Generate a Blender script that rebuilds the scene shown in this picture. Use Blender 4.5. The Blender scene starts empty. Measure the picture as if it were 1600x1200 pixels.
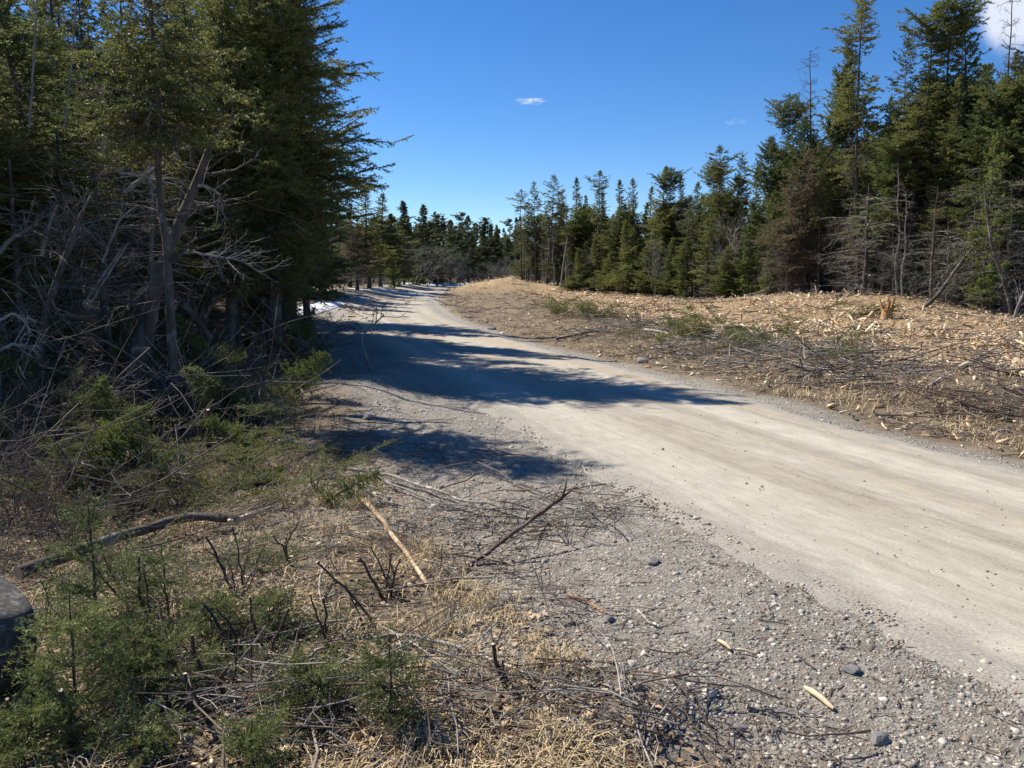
import bpy, math, numpy as np
from mathutils import Vector

# ------------------------------------------------------------------ camera, sky, sun
C = bpy.context.scene.collection
SC = bpy.context.scene
F = 1300.0; YH = 430.0; CAMZ = 1.65
PITCH = math.atan((600 - YH) / F)
cam = bpy.data.cameras.new('camera'); cam.sensor_width = 36; cam.lens = F / 1600 * 36
cam.clip_start = 0.05; cam.clip_end = 2000
camo = bpy.data.objects.new('camera', cam); C.objects.link(camo)
camo.location = (0, 0, CAMZ); camo.rotation_euler = (math.pi / 2 - PITCH, 0, 0)
SC.camera = camo
SUN_AZ = math.radians(57)      # to the left of straight ahead
SUN_EL = math.radians(46)
sd = Vector((-math.sin(SUN_AZ) * math.cos(SUN_EL), math.cos(SUN_AZ) * math.cos(SUN_EL), math.sin(SUN_EL)))
sun = bpy.data.lights.new('sun', 'SUN'); sun.energy = 5.0; sun.angle = math.radians(0.53); sun.color = (1, .94, .83)
suno = bpy.data.objects.new('sun', sun); C.objects.link(suno)
suno.rotation_euler = sd.to_track_quat('Z', 'Y').to_euler(); suno.location = (-30, 30, 40)
W = bpy.data.worlds.new('World'); SC.world = W; W.use_nodes = True
SC.view_settings.view_transform = 'Standard'; SC.view_settings.look = 'None'
SC.view_settings.exposure = 0.72; SC.view_settings.gamma = 1.0
SC.cycles.max_bounces = 5; SC.cycles.diffuse_bounces = 3; SC.cycles.transmission_bounces = 3
SC.cycles.use_denoising = True


def ray(px, py):
    c, s = math.cos(PITCH), math.sin(PITCH)
    a = (px - 800) / F; b = (600 - py) / F
    return np.array([a, c + b * s, -s + b * c])


def at(px, py, Y):
    d = ray(px, py); t = Y / d[1]
    return np.array([0, 0, CAMZ]) + d * t


def build_world():
    nt = W.node_tree; N = nt.nodes; L = nt.links; N.clear()
    out = N.new('ShaderNodeOutputWorld'); bg = N.new('ShaderNodeBackground'); bg.inputs['Strength'].default_value = 0.078
    sky = N.new('ShaderNodeTexSky'); sky.sky_type = 'NISHITA'; sky.sun_disc = False
    sky.sun_elevation = SUN_EL; sky.sun_rotation = -SUN_AZ
    sky.altitude = 1500; sky.air_density = 0.9; sky.dust_density = 0.0; sky.ozone_density = 3.5
    hs = N.new('ShaderNodeHueSaturation'); hs.inputs['Saturation'].default_value = 1.27; hs.inputs['Value'].default_value = 1.14; hs.inputs['Hue'].default_value = .506
    L.new(sky.outputs[0], hs.inputs['Color'])
    tc = N.new('ShaderNodeTexCoord')
    col = hs.outputs[0]

    def cloud(col, px, py, sx, sy, amount, nscale, thr, wd=.3):
        d = Vector(ray(px, py)).normalized()
        mp = N.new('ShaderNodeMapping'); mp.vector_type = 'POINT'
        mp.inputs['Location'].default_value = (-d.x / sx, 0, -d.z / sy)
        mp.inputs['Scale'].default_value = (1 / sx, 0, 1 / sy)
        L.new(tc.outputs['Generated'], mp.inputs['Vector'])
        ln = N.new('ShaderNodeVectorMath'); ln.operation = 'LENGTH'; L.new(mp.outputs[0], ln.inputs[0])
        mr = N.new('ShaderNodeMapRange'); mr.interpolation_type = 'SMOOTHSTEP'
        mr.inputs[1].default_value = 1.0; mr.inputs[2].default_value = 0.1
        L.new(ln.outputs['Value'], mr.inputs[0])
        mp2 = N.new('ShaderNodeMapping'); mp2.inputs['Scale'].default_value = (nscale, nscale, nscale * sx / sy * .6)
        L.new(tc.outputs['Generated'], mp2.inputs['Vector'])
        nz = N.new('ShaderNodeTexNoise'); nz.inputs['Scale'].default_value = 1; nz.inputs['Detail'].default_value = 5
        L.new(mp2.outputs[0], nz.inputs['Vector'])
        mu = N.new('ShaderNodeMath'); mu.operation = 'MULTIPLY'; L.new(mr.outputs[0], mu.inputs[0]); L.new(nz.outputs[0], mu.inputs[1])
        m2 = N.new('ShaderNodeMapRange'); m2.interpolation_type = 'SMOOTHSTEP'
        m2.inputs[1].default_value = thr; m2.inputs[2].default_value = thr + wd; m2.inputs[4].default_value = amount
        L.new(mu.outputs[0], m2.inputs[0])
        # only the half of the sky ahead of the viewer
        sp = N.new('ShaderNodeSeparateXYZ'); L.new(tc.outputs['Generated'], sp.inputs[0])
        gt = N.new('ShaderNodeMath'); gt.operation = 'GREATER_THAN'; gt.inputs[1].default_value = 0; L.new(sp.outputs['Y'], gt.inputs[0])
        m3 = N.new('ShaderNodeMath'); m3.operation = 'MULTIPLY'; L.new(m2.outputs[0], m3.inputs[0]); L.new(gt.outputs[0], m3.inputs[1])
        mx = N.new('ShaderNodeMix'); mx.data_type = 'RGBA'
        L.new(m3.outputs[0], mx.inputs[0]); L.new(col, mx.inputs[6]); mx.inputs[7].default_value = (8.2, 8.4, 8.8, 1)
        return mx.outputs[2]
    col = cloud(col, 830, 158, .036, .0085, .6, 110, .28, .4)
    col = cloud(col, 1150, 190, .024, .009, .22, 90, .26, .4)
    col = cloud(col, 1618, 8, .085, .075, .72, 18, .16)
    L.new(col, bg.inputs['Color']); L.new(bg.outputs[0], out.inputs[0])


build_world()

# ------------------------------------------------------------------ maths helpers
def sstep(a, b, x):
    t = np.clip((np.asarray(x, float) - a) / (b - a), 0, 1)
    return t * t * (3 - 2 * t)


def _hash(ix, iy, seed):
    n = (ix * 374761393 + iy * 668265263 + seed * 1274126177) & 0xffffffff
    n = ((n ^ (n >> 13)) * 1274126177) & 0xffffffff
    return ((n ^ (n >> 16)) & 0xffff) / 65535.0


def vnoise(x, y, seed=0):
    x = np.asarray(x, float); y = np.asarray(y, float)
    ix = np.floor(x).astype(np.int64); iy = np.floor(y).astype(np.int64)
    fx = x - ix; fy = y - iy
    fx = fx * fx * (3 - 2 * fx); fy = fy * fy * (3 - 2 * fy)
    a = _hash(ix, iy, seed); b = _hash(ix + 1, iy, seed); c = _hash(ix, iy + 1, seed); d = _hash(ix + 1, iy + 1, seed)
    return (a + (b - a) * fx) * (1 - fy) + (c + (d - c) * fx) * fy


def fbm(x, y, s, seed=0, o=3):
    v = 0; a = .5; x = np.asarray(x, float) / s; y = np.asarray(y, float) / s
    for k in range(o):
        v = v + a * (vnoise(x, y, seed + k * 17) - .5); a *= .5; x = x * 2.03; y = y * 2.03
    return v * 2


# road centre line: x as a function of y
_ry = np.array([-30, -5, 0, 3.4, 6.6, 8.3, 11.7, 15.7, 21, 28, 35, 45, 55, 66, 80, 95, 130])
_rx = np.array([12.5, 6.2, 4.85, 3.75, 2.55, 2.05, 1.0, -.4, -2.15, -4.0, -5.2, -6.1, -6.2, -4.6, 1.0, 11, 43])
_yy = np.linspace(-30, 130, 1601); _xx = np.interp(_yy, _ry, _rx)
_k = np.hanning(61); _k /= _k.sum()
_xx = np.convolve(np.pad(_xx, 30, mode='reflect', reflect_type='odd'), _k, 'valid')
HW = 1.75


def cx(y):
    return np.interp(y, _yy, _xx)


def hwid(y):                # half width measured along x
    s = np.gradient(_xx, _yy)
    return HW * np.sqrt(1 + np.interp(y, _yy, s) ** 2)


EDGE = np.array([[60, 5], [26.5, 16.6], [29, 13.6], [33, 12.3], [37, 11.0], [41, 9.3], [46, 7.0], [52, 4.0], [58, .7], [75, 5], [110, 35]])


def wood_edge_x(y):         # left limit of the wood on the right
    return np.interp(y, [0, 12, 20, 26, 29, 33, 37, 41, 46, 52, 58, 75, 110], [32, 27, 21, 17.2, 14.5, 12.8, 11.2, 9.3, 7.0, 4.0, 1.2, 6, 35])


def T(x, y, cut=True):
    x = np.asarray(x, float); y = np.asarray(y, float)
    c = cx(np.clip(y, -30, 130)); u = x - c; h = hwid(np.clip(y, -30, 130))
    z = .62 * sstep(8, 58, y) + .45 * sstep(58, 150, y)
    z = z + .62 * np.exp(-((x - 13) / 5.5) ** 2 - ((y - 31.5) / 5) ** 2)          # chip mound
    z = z + (.78 + .35 * fbm(x, y, 1.6, 77)) * np.exp(-((x + .5) / 3.4) ** 2 - ((y - 55) / 4.5) ** 2) * sstep(1.2, 3.4, u - h + 2)
    z = z + .16 * np.exp(-((u - h - 3.6) / 1.3) ** 2) * sstep(9, 12, y) * sstep(40, 25, y)
    z = z - .34 * np.exp(-((x + 3.0) / 1.1) ** 2 - ((y - 6.3) / 3.4) ** 2)
    z = z + .22 * np.exp(-((x + 2.3) / .9) ** 2 - ((y - 11.5) / 2.6) ** 2)
    z = z + .45 * sstep(-5, -9, x) * sstep(6, 12, y)
    off = sstep(h - .3, h + 1.0, np.abs(u))
    z = z + off * (.16 * fbm(x, y, 2.6, 3) + .05 * fbm(x, y, .55, 9)) + .010 * fbm(x, y, .35, 21)
    z = z - .012 * (1 - off) * 0
    if cut:
        z = z - .07 * sstep(h - .15, h - .6, np.abs(u)) * sstep(128, 120, y)
    return z


def g(px, py):
    d = ray(px, py)
    ts = np.geomspace(1.2, 200, 1500)
    zr = CAMZ + d[2] * ts; zt = T(d[0] * ts, d[1] * ts, False)
    k = np.argmax(zr < zt)
    if not (zr < zt).any(): k = len(ts) - 1
    t = ts[k]
    return np.array([d[0] * t, d[1] * t, float(T(d[0] * t, d[1] * t, False))])


def norm(v):
    return v / np.maximum(np.linalg.norm(v, axis=-1, keepdims=True), 1e-9)


def smoothline(pts, n):
    pts = np.asarray(pts, float)
    d = np.r_[0, np.cumsum(np.linalg.norm(np.diff(pts, axis=0), axis=1))]
    s = np.linspace(0, d[-1], n)
    q = np.stack([np.interp(s, d, pts[:, k]) for k in range(3)], 1)
    for _ in range(2):
        q[1:-1] = .25 * q[:-2] + .5 * q[1:-1] + .25 * q[2:]
    return q


# ------------------------------------------------------------------ mesh helpers
class MB:
    def __init__(s): s.V = []; s.F = []; s.n = 0

    def add(s, V, Fc, mi=0):
        V = np.asarray(V, np.float32).reshape(-1, 3); Fc = np.asarray(Fc, np.int32)
        if len(V) == 0 or len(Fc) == 0: return
        s.V.append(V); s.F.append((Fc + s.n, mi)); s.n += len(V)

    def mesh(s, name, mats, smooth=False):
        me = bpy.data.meshes.new(name)
        if s.n == 0: return me
        V = np.concatenate(s.V)
        me.vertices.add(len(V)); me.vertices.foreach_set('co', V.ravel())
        ls = np.concatenate([f.ravel() for f, _ in s.F])
        sz = np.concatenate([np.full(len(f), f.shape[1], np.int32) for f, _ in s.F])
        mi = np.concatenate([np.full(len(f), m, np.int32) for f, m in s.F])
        me.loops.add(len(ls)); me.loops.foreach_set('vertex_index', ls)
        me.polygons.add(len(sz))
        me.polygons.foreach_set('loop_start', np.r_[0, np.cumsum(sz)[:-1]].astype(np.int32))
        me.polygons.foreach_set('loop_total', sz)
        me.polygons.foreach_set('material_index', mi)
        if smooth: me.polygons.foreach_set('use_smooth', np.ones(len(sz), bool))
        me.update(calc_edges=True)
        for m in mats: me.materials.append(m)
        return me


def tubes(mb, P, Rd, s=3, mi=0, caps=False):
    P = np.asarray(P, float); Rd = np.asarray(Rd, float)
    if P.ndim == 2: P = P[None]; Rd = Rd[None]
    n, k, _ = P.shape
    if n == 0: return
    Tn = np.empty_like(P); Tn[:, 1:-1] = P[:, 2:] - P[:, :-2]; Tn[:, 0] = P[:, 1] - P[:, 0]; Tn[:, -1] = P[:, -1] - P[:, -2]
    Tn = norm(Tn)
    ref = np.zeros((n, 1, 3)); mean = np.abs(norm(P[:, -1] - P[:, 0]))
    ax = np.argmin(mean, axis=1); ref[np.arange(n), 0, ax] = 1
    U = norm(np.cross(Tn, np.broadcast_to(ref, Tn.shape))); Vv = np.cross(Tn, U)
    a = np.linspace(0, 2 * math.pi, s, endpoint=False)
    R4 = Rd[:, :, None, None]
    X = P[:, :, None, :] + R4 * (U[:, :, None, :] * np.cos(a)[None, None, :, None] + Vv[:, :, None, :] * np.sin(a)[None, None, :, None])
    idx = np.arange(n * k * s).reshape(n, k, s)
    A = idx[:, :-1, :]; B = np.roll(A, -1, axis=2); D = idx[:, 1:, :]; E = np.roll(D, -1, axis=2)
    mb.add(X, np.stack([A, B, E, D], -1).reshape(-1, 4), mi)
    if caps is not False:
        cm = mi if caps is True else caps
        o = mb.n
        for end in (0, k - 1):
            o = mb.n
            V = np.concatenate([X[:, end], P[:, end][:, None, :]], 1)      # n, s+1
            q = np.arange(s)
            tri = np.stack([q, (q + 1) % s, np.full(s, s)], 1)
            mb.add(V, (tri[None] + (np.arange(n) * (s + 1))[:, None, None]).reshape(-1, 3), cm)


def along(P, idx, t):
    k = P.shape[1]; f = np.clip(t, 0, .9999) * (k - 1); i = f.astype(int); r = (f - i)[:, None]
    a = P[idx, i]; b = P[idx, i + 1]
    return a * (1 - r) + b * r, norm(b - a)


def perp(D, rng):
    r = rng.normal(size=D.shape); r -= (r * D).sum(-1, keepdims=True) * D
    return norm(r)


def sprout(P, idx, t, length, ang, rng, k=4, gnarl=.12, droop=0.0, flat=False, start=None):
    p0, tn = along(P, idx, t)
    pr = perp(tn, rng)
    if flat: pr[:, 2] *= .25; pr = norm(pr)
    d = norm(tn * np.cos(ang)[:, None] + pr * np.sin(ang)[:, None])
    q = np.linspace(0, 1, k)[None, :, None]
    Q = p0[:, None] + d[:, None] * q * length[:, None, None]
    w = np.cumsum(rng.normal(size=(len(idx), k, 3)) * gnarl / k, axis=1); w -= w[:, :1]
    Q = Q + w * length[:, None, None]
    Q[:, :, 2] -= droop * length[:, None] * q[..., 0] ** 2
    return Q


def needles(mb, P0, P1, npm, nl, nw, rng, mi=1, open_=.85):
    D = P1 - P0; Ls = np.linalg.norm(D, axis=1)
    cnt = np.floor(Ls * npm + rng.random(len(Ls))).astype(int)
    idx = np.repeat(np.arange(len(Ls)), cnt); n = len(idx)
    if n == 0: return
    b = P0[idx] + D[idx] * rng.random(n)[:, None]
    a = norm(D)[idx]
    d = norm(a * .6 + perp(a, rng) * open_)
    w = perp(d, rng) * nw * .5
    L = nl * (.65 + .6 * rng.random(n))[:, None]
    V = np.stack([b - w, b + w, b + d * L], 1)
    mb.add(V.reshape(-1, 3), np.arange(n * 3).reshape(-1, 3), mi)


def foliage(mb, P, L, rng, spacing, tf, tmax, sub, npm, nl, nw, t0=.06, keep=None, flat=.2, wood=True, twr=.004):
    """side twigs, second twigs and needles on main branches P (n,k,3)"""
    cnt = np.maximum(2, (L / spacing).astype(int)) * 2
    idx = np.repeat(np.arange(len(P)), cnt); n = len(idx)
    t = t0 + (1 - t0) * rng.random(n) ** .9
    p0, tn = along(P, idx, t)
    z = np.array([0, 0, 1.0])
    side = norm(np.cross(tn, z)) * np.where(rng.random(n) < .5, -1, 1)[:, None]
    Lt = np.minimum(tmax, (tf * L[idx] * (1 - t) + .07 + .05 * tf) * (.6 + .7 * rng.random(n)))
    d = norm(tn * .7 + side * .75 + z * (rng.normal(size=n) * flat)[:, None])
    p1 = p0 + d * Lt[:, None]
    p1[:, 2] -= .12 * Lt
    S0 = [p0]; S1 = [p1]
    if sub:
        c2 = (Lt / sub).astype(int)
        i2 = np.repeat(np.arange(n), c2); m = len(i2)
        t2 = .15 + .8 * rng.random(m)
        q0 = p0[i2] + (p1 - p0)[i2] * t2[:, None]
        d2 = d[i2]; s2 = norm(np.cross(d2, z)) * np.where(rng.random(m) < .5, -1, 1)[:, None]
        L2 = (.5 * Lt[i2] * (1 - t2) + .04) * (.6 + .6 * rng.random(m))
        q1 = q0 + norm(d2 * .7 + s2 * .7 + z * (rng.normal(size=m) * flat)[:, None]) * L2[:, None]
        S0.append(q0); S1.append(q1)
    mid = P.shape[1] // 3
    for k in range(mid, P.shape[1] - 1):
        S0.append(P[:, k]); S1.append(P[:, k + 1])
    if wood and twr > 0:
        PP = np.stack([p0, p1], 1); tubes(mb, PP, np.tile([twr, twr * .4], (n, 1)), 3, 0)
    S0 = np.concatenate(S0); S1 = np.concatenate(S1)
    if keep is not None: pass
    needles(mb, S0, S1, npm, nl, nw, rng, 1)


# ------------------------------------------------------------------ materials
def newmat(name):
    m = bpy.data.materials.new(name); m.use_nodes = True
    nt = m.node_tree; nt.nodes.clear()
    o = nt.nodes.new('ShaderNodeOutputMaterial'); b = nt.nodes.new('ShaderNodeBsdfPrincipled')
    b.inputs['Specular IOR Level'].default_value = .25
    nt.links.new(b.outputs[0], o.inputs[0])
    return m, nt, b, o


def ramp(nt, src, cols, pos=None):
    r = nt.nodes.new('ShaderNodeValToRGB')
    pos = pos or list(np.linspace(0, 1, len(cols)))
    while len(r.color_ramp.elements) < len(cols): r.color_ramp.elements.new(.5)
    for e, c, p in zip(r.color_ramp.elements, cols, pos): e.position = p; e.color = (*c, 1)
    nt.links.new(src, r.inputs[0]); return r.outputs[0]


def noise(nt, scale, detail=4, rough=.6, coord='Object', sc=None):
    tc = nt.nodes.new('ShaderNodeTexCoord'); n = nt.nodes.new('ShaderNodeTexNoise')
    n.inputs['Scale'].default_value = scale; n.inputs['Detail'].default_value = detail; n.inputs['Roughness'].default_value = rough
    if sc:
        mp = nt.nodes.new('ShaderNodeMapping'); mp.inputs['Scale'].default_value = sc
        nt.links.new(tc.outputs[coord], mp.inputs[0]); nt.links.new(mp.outputs[0], n.inputs['Vector'])
    else: nt.links.new(tc.outputs[coord], n.inputs['Vector'])
    return n.outputs[0]


def mixc(nt, f, a, b, mode='MIX'):
    m = nt.nodes.new('ShaderNodeMix'); m.data_type = 'RGBA'; m.blend_type = mode
    if isinstance(f, float): m.inputs[0].default_value = f
    else: nt.links.new(f, m.inputs[0])
    for s, i in ((a, 6), (b, 7)):
        if isinstance(s, tuple): m.inputs[i].default_value = (*s, 1)
        else: nt.links.new(s, m.inputs[i])
    return m.outputs[2]


def bump(nt, b, src, strength, dist):
    n = nt.nodes.new('ShaderNodeBump'); n.inputs['Strength'].default_value = strength; n.inputs['Distance'].default_value = dist
    nt.links.new(src, n.inputs['Height']); nt.links.new(n.outputs[0], b.inputs['Normal'])


def island(nt):
    gm = nt.nodes.new('ShaderNodeNewGeometry'); return gm.outputs['Random Per Island']


def pieces_mat(name, cols, rough=.85, grain=0, pos=None):
    m, nt, b, o = newmat(name)
    c = ramp(nt, island(nt), cols, pos)
    if grain:
        v = ramp(nt, noise(nt, grain, 5), [(.62,) * 3, (1.25,) * 3], [.3, .7]); c = mixc(nt, 1.0, c, v, 'MULTIPLY')
    nt.links.new(c, b.inputs['Base Color']); b.inputs['Roughness'].default_value = rough
    return m


def needle_mat(name, cols, trans=.42, clump=1.6):
    m, nt, b, o = newmat(name)
    f = noise(nt, clump, 3); cols = [tuple(min(1, x * 1.6) for x in q) for q in cols]
    oi = nt.nodes.new('ShaderNodeObjectInfo')
    a = nt.nodes.new('ShaderNodeMath'); a.operation = 'MULTIPLY_ADD'; nt.links.new(oi.outputs['Random'], a.inputs[0]); a.inputs[1].default_value = .22; a.inputs[2].default_value = -.11
    s = nt.nodes.new('ShaderNodeMath'); s.operation = 'ADD'; nt.links.new(f, s.inputs[0]); nt.links.new(a.outputs[0], s.inputs[1])
    i = nt.nodes.new('ShaderNodeMath'); i.operation = 'MULTIPLY_ADD'; nt.links.new(island(nt), i.inputs[0]); i.inputs[1].default_value = .24; i.inputs[2].default_value = -.12
    s2 = nt.nodes.new('ShaderNodeMath'); s2.operation = 'ADD'; nt.links.new(s.outputs[0], s2.inputs[0]); nt.links.new(i.outputs[0], s2.inputs[1])
    c = ramp(nt, s2.outputs[0], cols, list(np.linspace(.3, .7, len(cols))))
    nt.links.new(c, b.inputs['Base Color']); b.inputs['Roughness'].default_value = .55
    b.inputs['Specular IOR Level'].default_value = .3
    t = nt.nodes.new('ShaderNodeBsdfTranslucent'); nt.links.new(c, t.inputs[0])
    mx = nt.nodes.new('ShaderNodeMixShader'); mx.inputs[0].default_value = trans
    nt.links.new(b.outputs[0], mx.inputs[1]); nt.links.new(t.outputs[0], mx.inputs[2]); nt.links.new(mx.outputs[0], o.inputs[0])
    return m


def bark_mat(name, cols, scale=9, sz=.22, bumpd=.012):
    m, nt, b, o = newmat(name)
    f = noise(nt, scale, 6, .65, sc=(1, 1, sz))
    c = ramp(nt, f, cols, list(np.linspace(.3, .72, len(cols))))
    lich = ramp(nt, noise(nt, 3.1, 5), [(0, 0, 0), (1, 1, 1)], [.56, .66])
    c = mixc(nt, lich, c, tuple(min(1, x * 1.25 + .015) for x in cols[-1]))
    nt.links.new(c, b.inputs['Base Color']); b.inputs['Roughness'].default_value = .9
    bump(nt, b, f, .8, bumpd)
    return m


M = {}
M['bark'] = bark_mat('spruce_bark', [(.035, .027, .022), (.09, .075, .063), (.17, .15, .13)])
M['bark_grey'] = bark_mat('grey_bark', [(.10, .09, .08), (.22, .20, .18), (.36, .34, .31)], 12, .3)
M['bark_pale'] = bark_mat('pale_bark', [(.15, .132, .11), (.31, .28, .24), (.47, .43, .375)], 14, .4)
M['peeled'] = bark_mat('peeled_bark', [(.20, .13, .075), (.38, .27, .165), (.52, .40, .27)], 10, .4)
M['lichen'] = bark_mat('lichen_twigs', [(.11, .105, .085), (.22, .21, .175), (.36, .35, .30)], 6, 1)
M['deadtwig'] = bark_mat('dead_twigs', [(.06, .046, .038), (.13, .105, .09), (.2, .17, .15)], 6, 1)
M['redtwig'] = bark_mat('red_twigs', [(.05, .03, .022), (.11, .07, .05), (.17, .125, .10)], 8, 1)
M['stemdark'] = bark_mat('dark_stem', [(.035, .026, .022), (.08, .06, .048), (.15, .12, .10)], 30, .3, .004)
M['cutwood'] = pieces_mat('cut_wood', [(.52, .40, .24), (.66, .54, .36)], .8, 30)
M['rawwood'] = pieces_mat('raw_orange_wood', [(.30, .15, .065), (.48, .29, .14)], .8, 18)
M['needle'] = needle_mat('needles', [(.046, .060, .016), (.115, .124, .034), (.19, .182, .052)])
M['needle_olive'] = needle_mat('olive_needles', [(.046, .066, .017), (.105, .124, .032), (.18, .178, .050)])
M['needle_brown'] = needle_mat('browning_needles', [(.070, .068, .034), (.125, .100, .056), (.17, .125, .075)])
M['needle_lime'] = needle_mat('lime_needles', [(.055, .085, .018), (.110, .140, .030), (.17, .19, .050)])
M['needle_far'] = needle_mat('far_needles', [(.040, .052, .019), (.088, .100, .036), (.14, .14, .052)], .3, .9)
M['needle_near'] = needle_mat('sapling_needles', [(.050, .074, .020), (.105, .130, .034), (.165, .185, .055)], .32, 5)
M['bough'] = needle_mat('cut_bough_needles', [(.06, .085, .028), (.115, .145, .05), (.18, .205, .085)], .3, 3)
M['grass'] = pieces_mat('dead_grass', [(.26, .19, .10), (.45, .34, .19), (.62, .50, .31)], .8)
M['leaf'] = pieces_mat('dead_leaves', [(.20, .125, .07), (.36, .24, .14), (.52, .40, .26)], .8, 25)
M['chips'] = pieces_mat('wood_chips', [(.50, .33, .165), (.66, .49, .28), (.78, .62, .40), (.30, .235, .17), (.82, .70, .50), (.34, .21, .11)], .85, 14)
M['twigs'] = pieces_mat('twig_litter', [(.07, .05, .04), (.15, .115, .09), (.27, .225, .19), (.11, .07, .05), (.36, .31, .26)], .9)
M['stones'] = pieces_mat('stones', [(.15, .132, .11), (.29, .257, .212), (.36, .32, .265), (.25, .195, .145), (.43, .39, .33), (.58, .53, .455)], .9, 40)


def rock_mat(name, cols, scale):
    m, nt, b, o = newmat(name)
    f = noise(nt, scale, 8, .7); nt.links.new(ramp(nt, f, cols, list(np.linspace(.32, .7, len(cols)))), b.inputs['Base Color'])
    b.inputs['Roughness'].default_value = .9; bump(nt, b, f, .7, .02); return m


M['rock'] = rock_mat('rock', [(.14, .13, .125), (.26, .25, .24), (.40, .385, .37)], 9)
M['boulder'] = rock_mat('boulder', [(.045, .043, .04), (.085, .08, .075), (.30, .29, .26)], 11)
m, nt, b, o = newmat('snow')
nt.links.new(ramp(nt, noise(nt, 3, 5), [(.60, .62, .66), (.86, .87, .90)], [.35, .55]), b.inputs['Base Color'])
b.inputs['Roughness'].default_value = .6; bump(nt, b, noise(nt, 7, 4), .6, .05); M['snow'] = m

# ground: soil, litter, gravel, chips and forest floor by zone
m, nt, b, o = newmat('ground')
va = nt.nodes.new('ShaderNodeVertexColor'); va.layer_name = 'zone'
sp = nt.nodes.new('ShaderNodeSeparateColor'); nt.links.new(va.outputs[0], sp.inputs[0])
n_f = noise(nt, 55, 6, .7); n_m = noise(nt, 6, 6, .65); n_l = noise(nt, 1.3, 5)
soil = ramp(nt, n_m, [(.095, .068, .046), (.185, .137, .095), (.31, .235, .155)], [.32, .5, .7])
soil = mixc(nt, ramp(nt, n_l, [(0,) * 3, (1,) * 3], [.45, .6]), soil, ramp(nt, n_f, [(.14, .10, .06), (.30, .235, .15)], [.35, .65]))
vor = nt.nodes.new('ShaderNodeTexVoronoi'); vor.inputs['Scale'].default_value = 60
tc = nt.nodes.new('ShaderNodeTexCoord'); nt.links.new(tc.outputs['Object'], vor.inputs['Vector'])
sepv = nt.nodes.new('ShaderNodeSeparateColor'); nt.links.new(vor.outputs['Color'], sepv.inputs[0])
grav = ramp(nt, sepv.outputs[0], [(.17, .15, .125), (.27, .243, .205), (.35, .318, .268), (.45, .41, .35)])
grav = mixc(nt, ramp(nt, n_m, [(0,) * 3, (1,) * 3], [.48, .62]), grav, (.25, .215, .172))
chip = ramp(nt, n_f, [(.19, .12, .066), (.38, .262, .142), (.58, .445, .265)], [.35, .5, .65])
chip = mixc(nt, ramp(nt, n_m, [(0,) * 3, (1,) * 3], [.5, .66]), chip, (.20, .14, .09))
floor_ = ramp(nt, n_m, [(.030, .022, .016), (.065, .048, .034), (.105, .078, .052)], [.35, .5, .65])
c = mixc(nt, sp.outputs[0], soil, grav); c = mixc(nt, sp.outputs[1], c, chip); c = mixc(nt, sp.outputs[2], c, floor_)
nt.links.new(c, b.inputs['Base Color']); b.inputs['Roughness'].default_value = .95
ad = nt.nodes.new('ShaderNodeMath'); ad.operation = 'ADD'; nt.links.new(n_f, ad.inputs[0]); nt.links.new(n_m, ad.inputs[1])
bump(nt, b, ad.outputs[0], .9, .03); M['ground'] = m

# road: packed pale dirt, wheel tracks, reddish and grey bands along its length
m, nt, b, o = newmat('packed_dirt_road')
uv = nt.nodes.new('ShaderNodeUVMap'); uv.uv_map = 'UVMap'
def uvnoise(sx, sy, detail=5, rough=.6):
    mp = nt.nodes.new('ShaderNodeMapping'); mp.inputs['Scale'].default_value = (sx, sy, 1); nt.links.new(uv.outputs[0], mp.inputs[0])
    n = nt.nodes.new('ShaderNodeTexNoise'); n.inputs['Scale'].default_value = 1; n.inputs['Detail'].default_value = detail; n.inputs['Roughness'].default_value = rough
    nt.links.new(mp.outputs[0], n.inputs['Vector']); return n.outputs[0]
band = uvnoise(2.3, .045, 4); red = uvnoise(1.7, .035, 3, .5); fine = uvnoise(60, 60, 5, .75); streak = uvnoise(13, .22, 5); blot = uvnoise(1.6, .3, 5)
c = ramp(nt, band, [(.34, .298, .238), (.41, .368, .298), (.46, .42, .35)], [.36, .5, .64])
c = mixc(nt, ramp(nt, red, [(0,) * 3, (.8,) * 3], [.52, .66]), c, (.42, .33, .235))
c = mixc(nt, ramp(nt, streak, [(0,) * 3, (.5,) * 3], [.55, .72]), c, (.33, .29, .23))
c = mixc(nt, ramp(nt, blot, [(0,) * 3, (.35,) * 3], [.5, .7]), c, (.52, .48, .39))
edge = nt.nodes.new('ShaderNodeSeparateXYZ'); nt.links.new(uv.outputs[0], edge.inputs[0])
ab = nt.nodes.new('ShaderNodeMath'); ab.operation = 'ABSOLUTE'; nt.links.new(edge.outputs[0], ab.inputs[0])
ea = nt.nodes.new('ShaderNodeMath'); ea.operation = 'MULTIPLY_ADD'; nt.links.new(uvnoise(5, 2.2, 6, .75), ea.inputs[0]); ea.inputs[1].default_value = 1.1; nt.links.new(ab.outputs[0], ea.inputs[2])
c = mixc(nt, ramp(nt, ea.outputs[0], [(0,) * 3, (.85,) * 3], [.0, 1]), c, c) if False else c
er = nt.nodes.new('ShaderNodeMapRange'); er.interpolation_type = 'SMOOTHSTEP'; er.inputs[1].default_value = 1.75; er.inputs[2].default_value = 2.35; er.inputs[4].default_value = .95
nt.links.new(ea.outputs[0], er.inputs[0]); c = mixc(nt, er.outputs[0], c, ramp(nt, uvnoise(70, 70, 3), [(.22, .20, .17), (.38, .35, .30)], [.38, .62]))
cs = nt.nodes.new('ShaderNodeMath'); cs.operation = 'ADD'; nt.links.new(edge.outputs[0], cs.inputs[0]); cs.inputs[1].default_value = .12
ca_ = nt.nodes.new('ShaderNodeMath'); ca_.operation = 'ABSOLUTE'; nt.links.new(cs.outputs[0], ca_.inputs[0])
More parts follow.
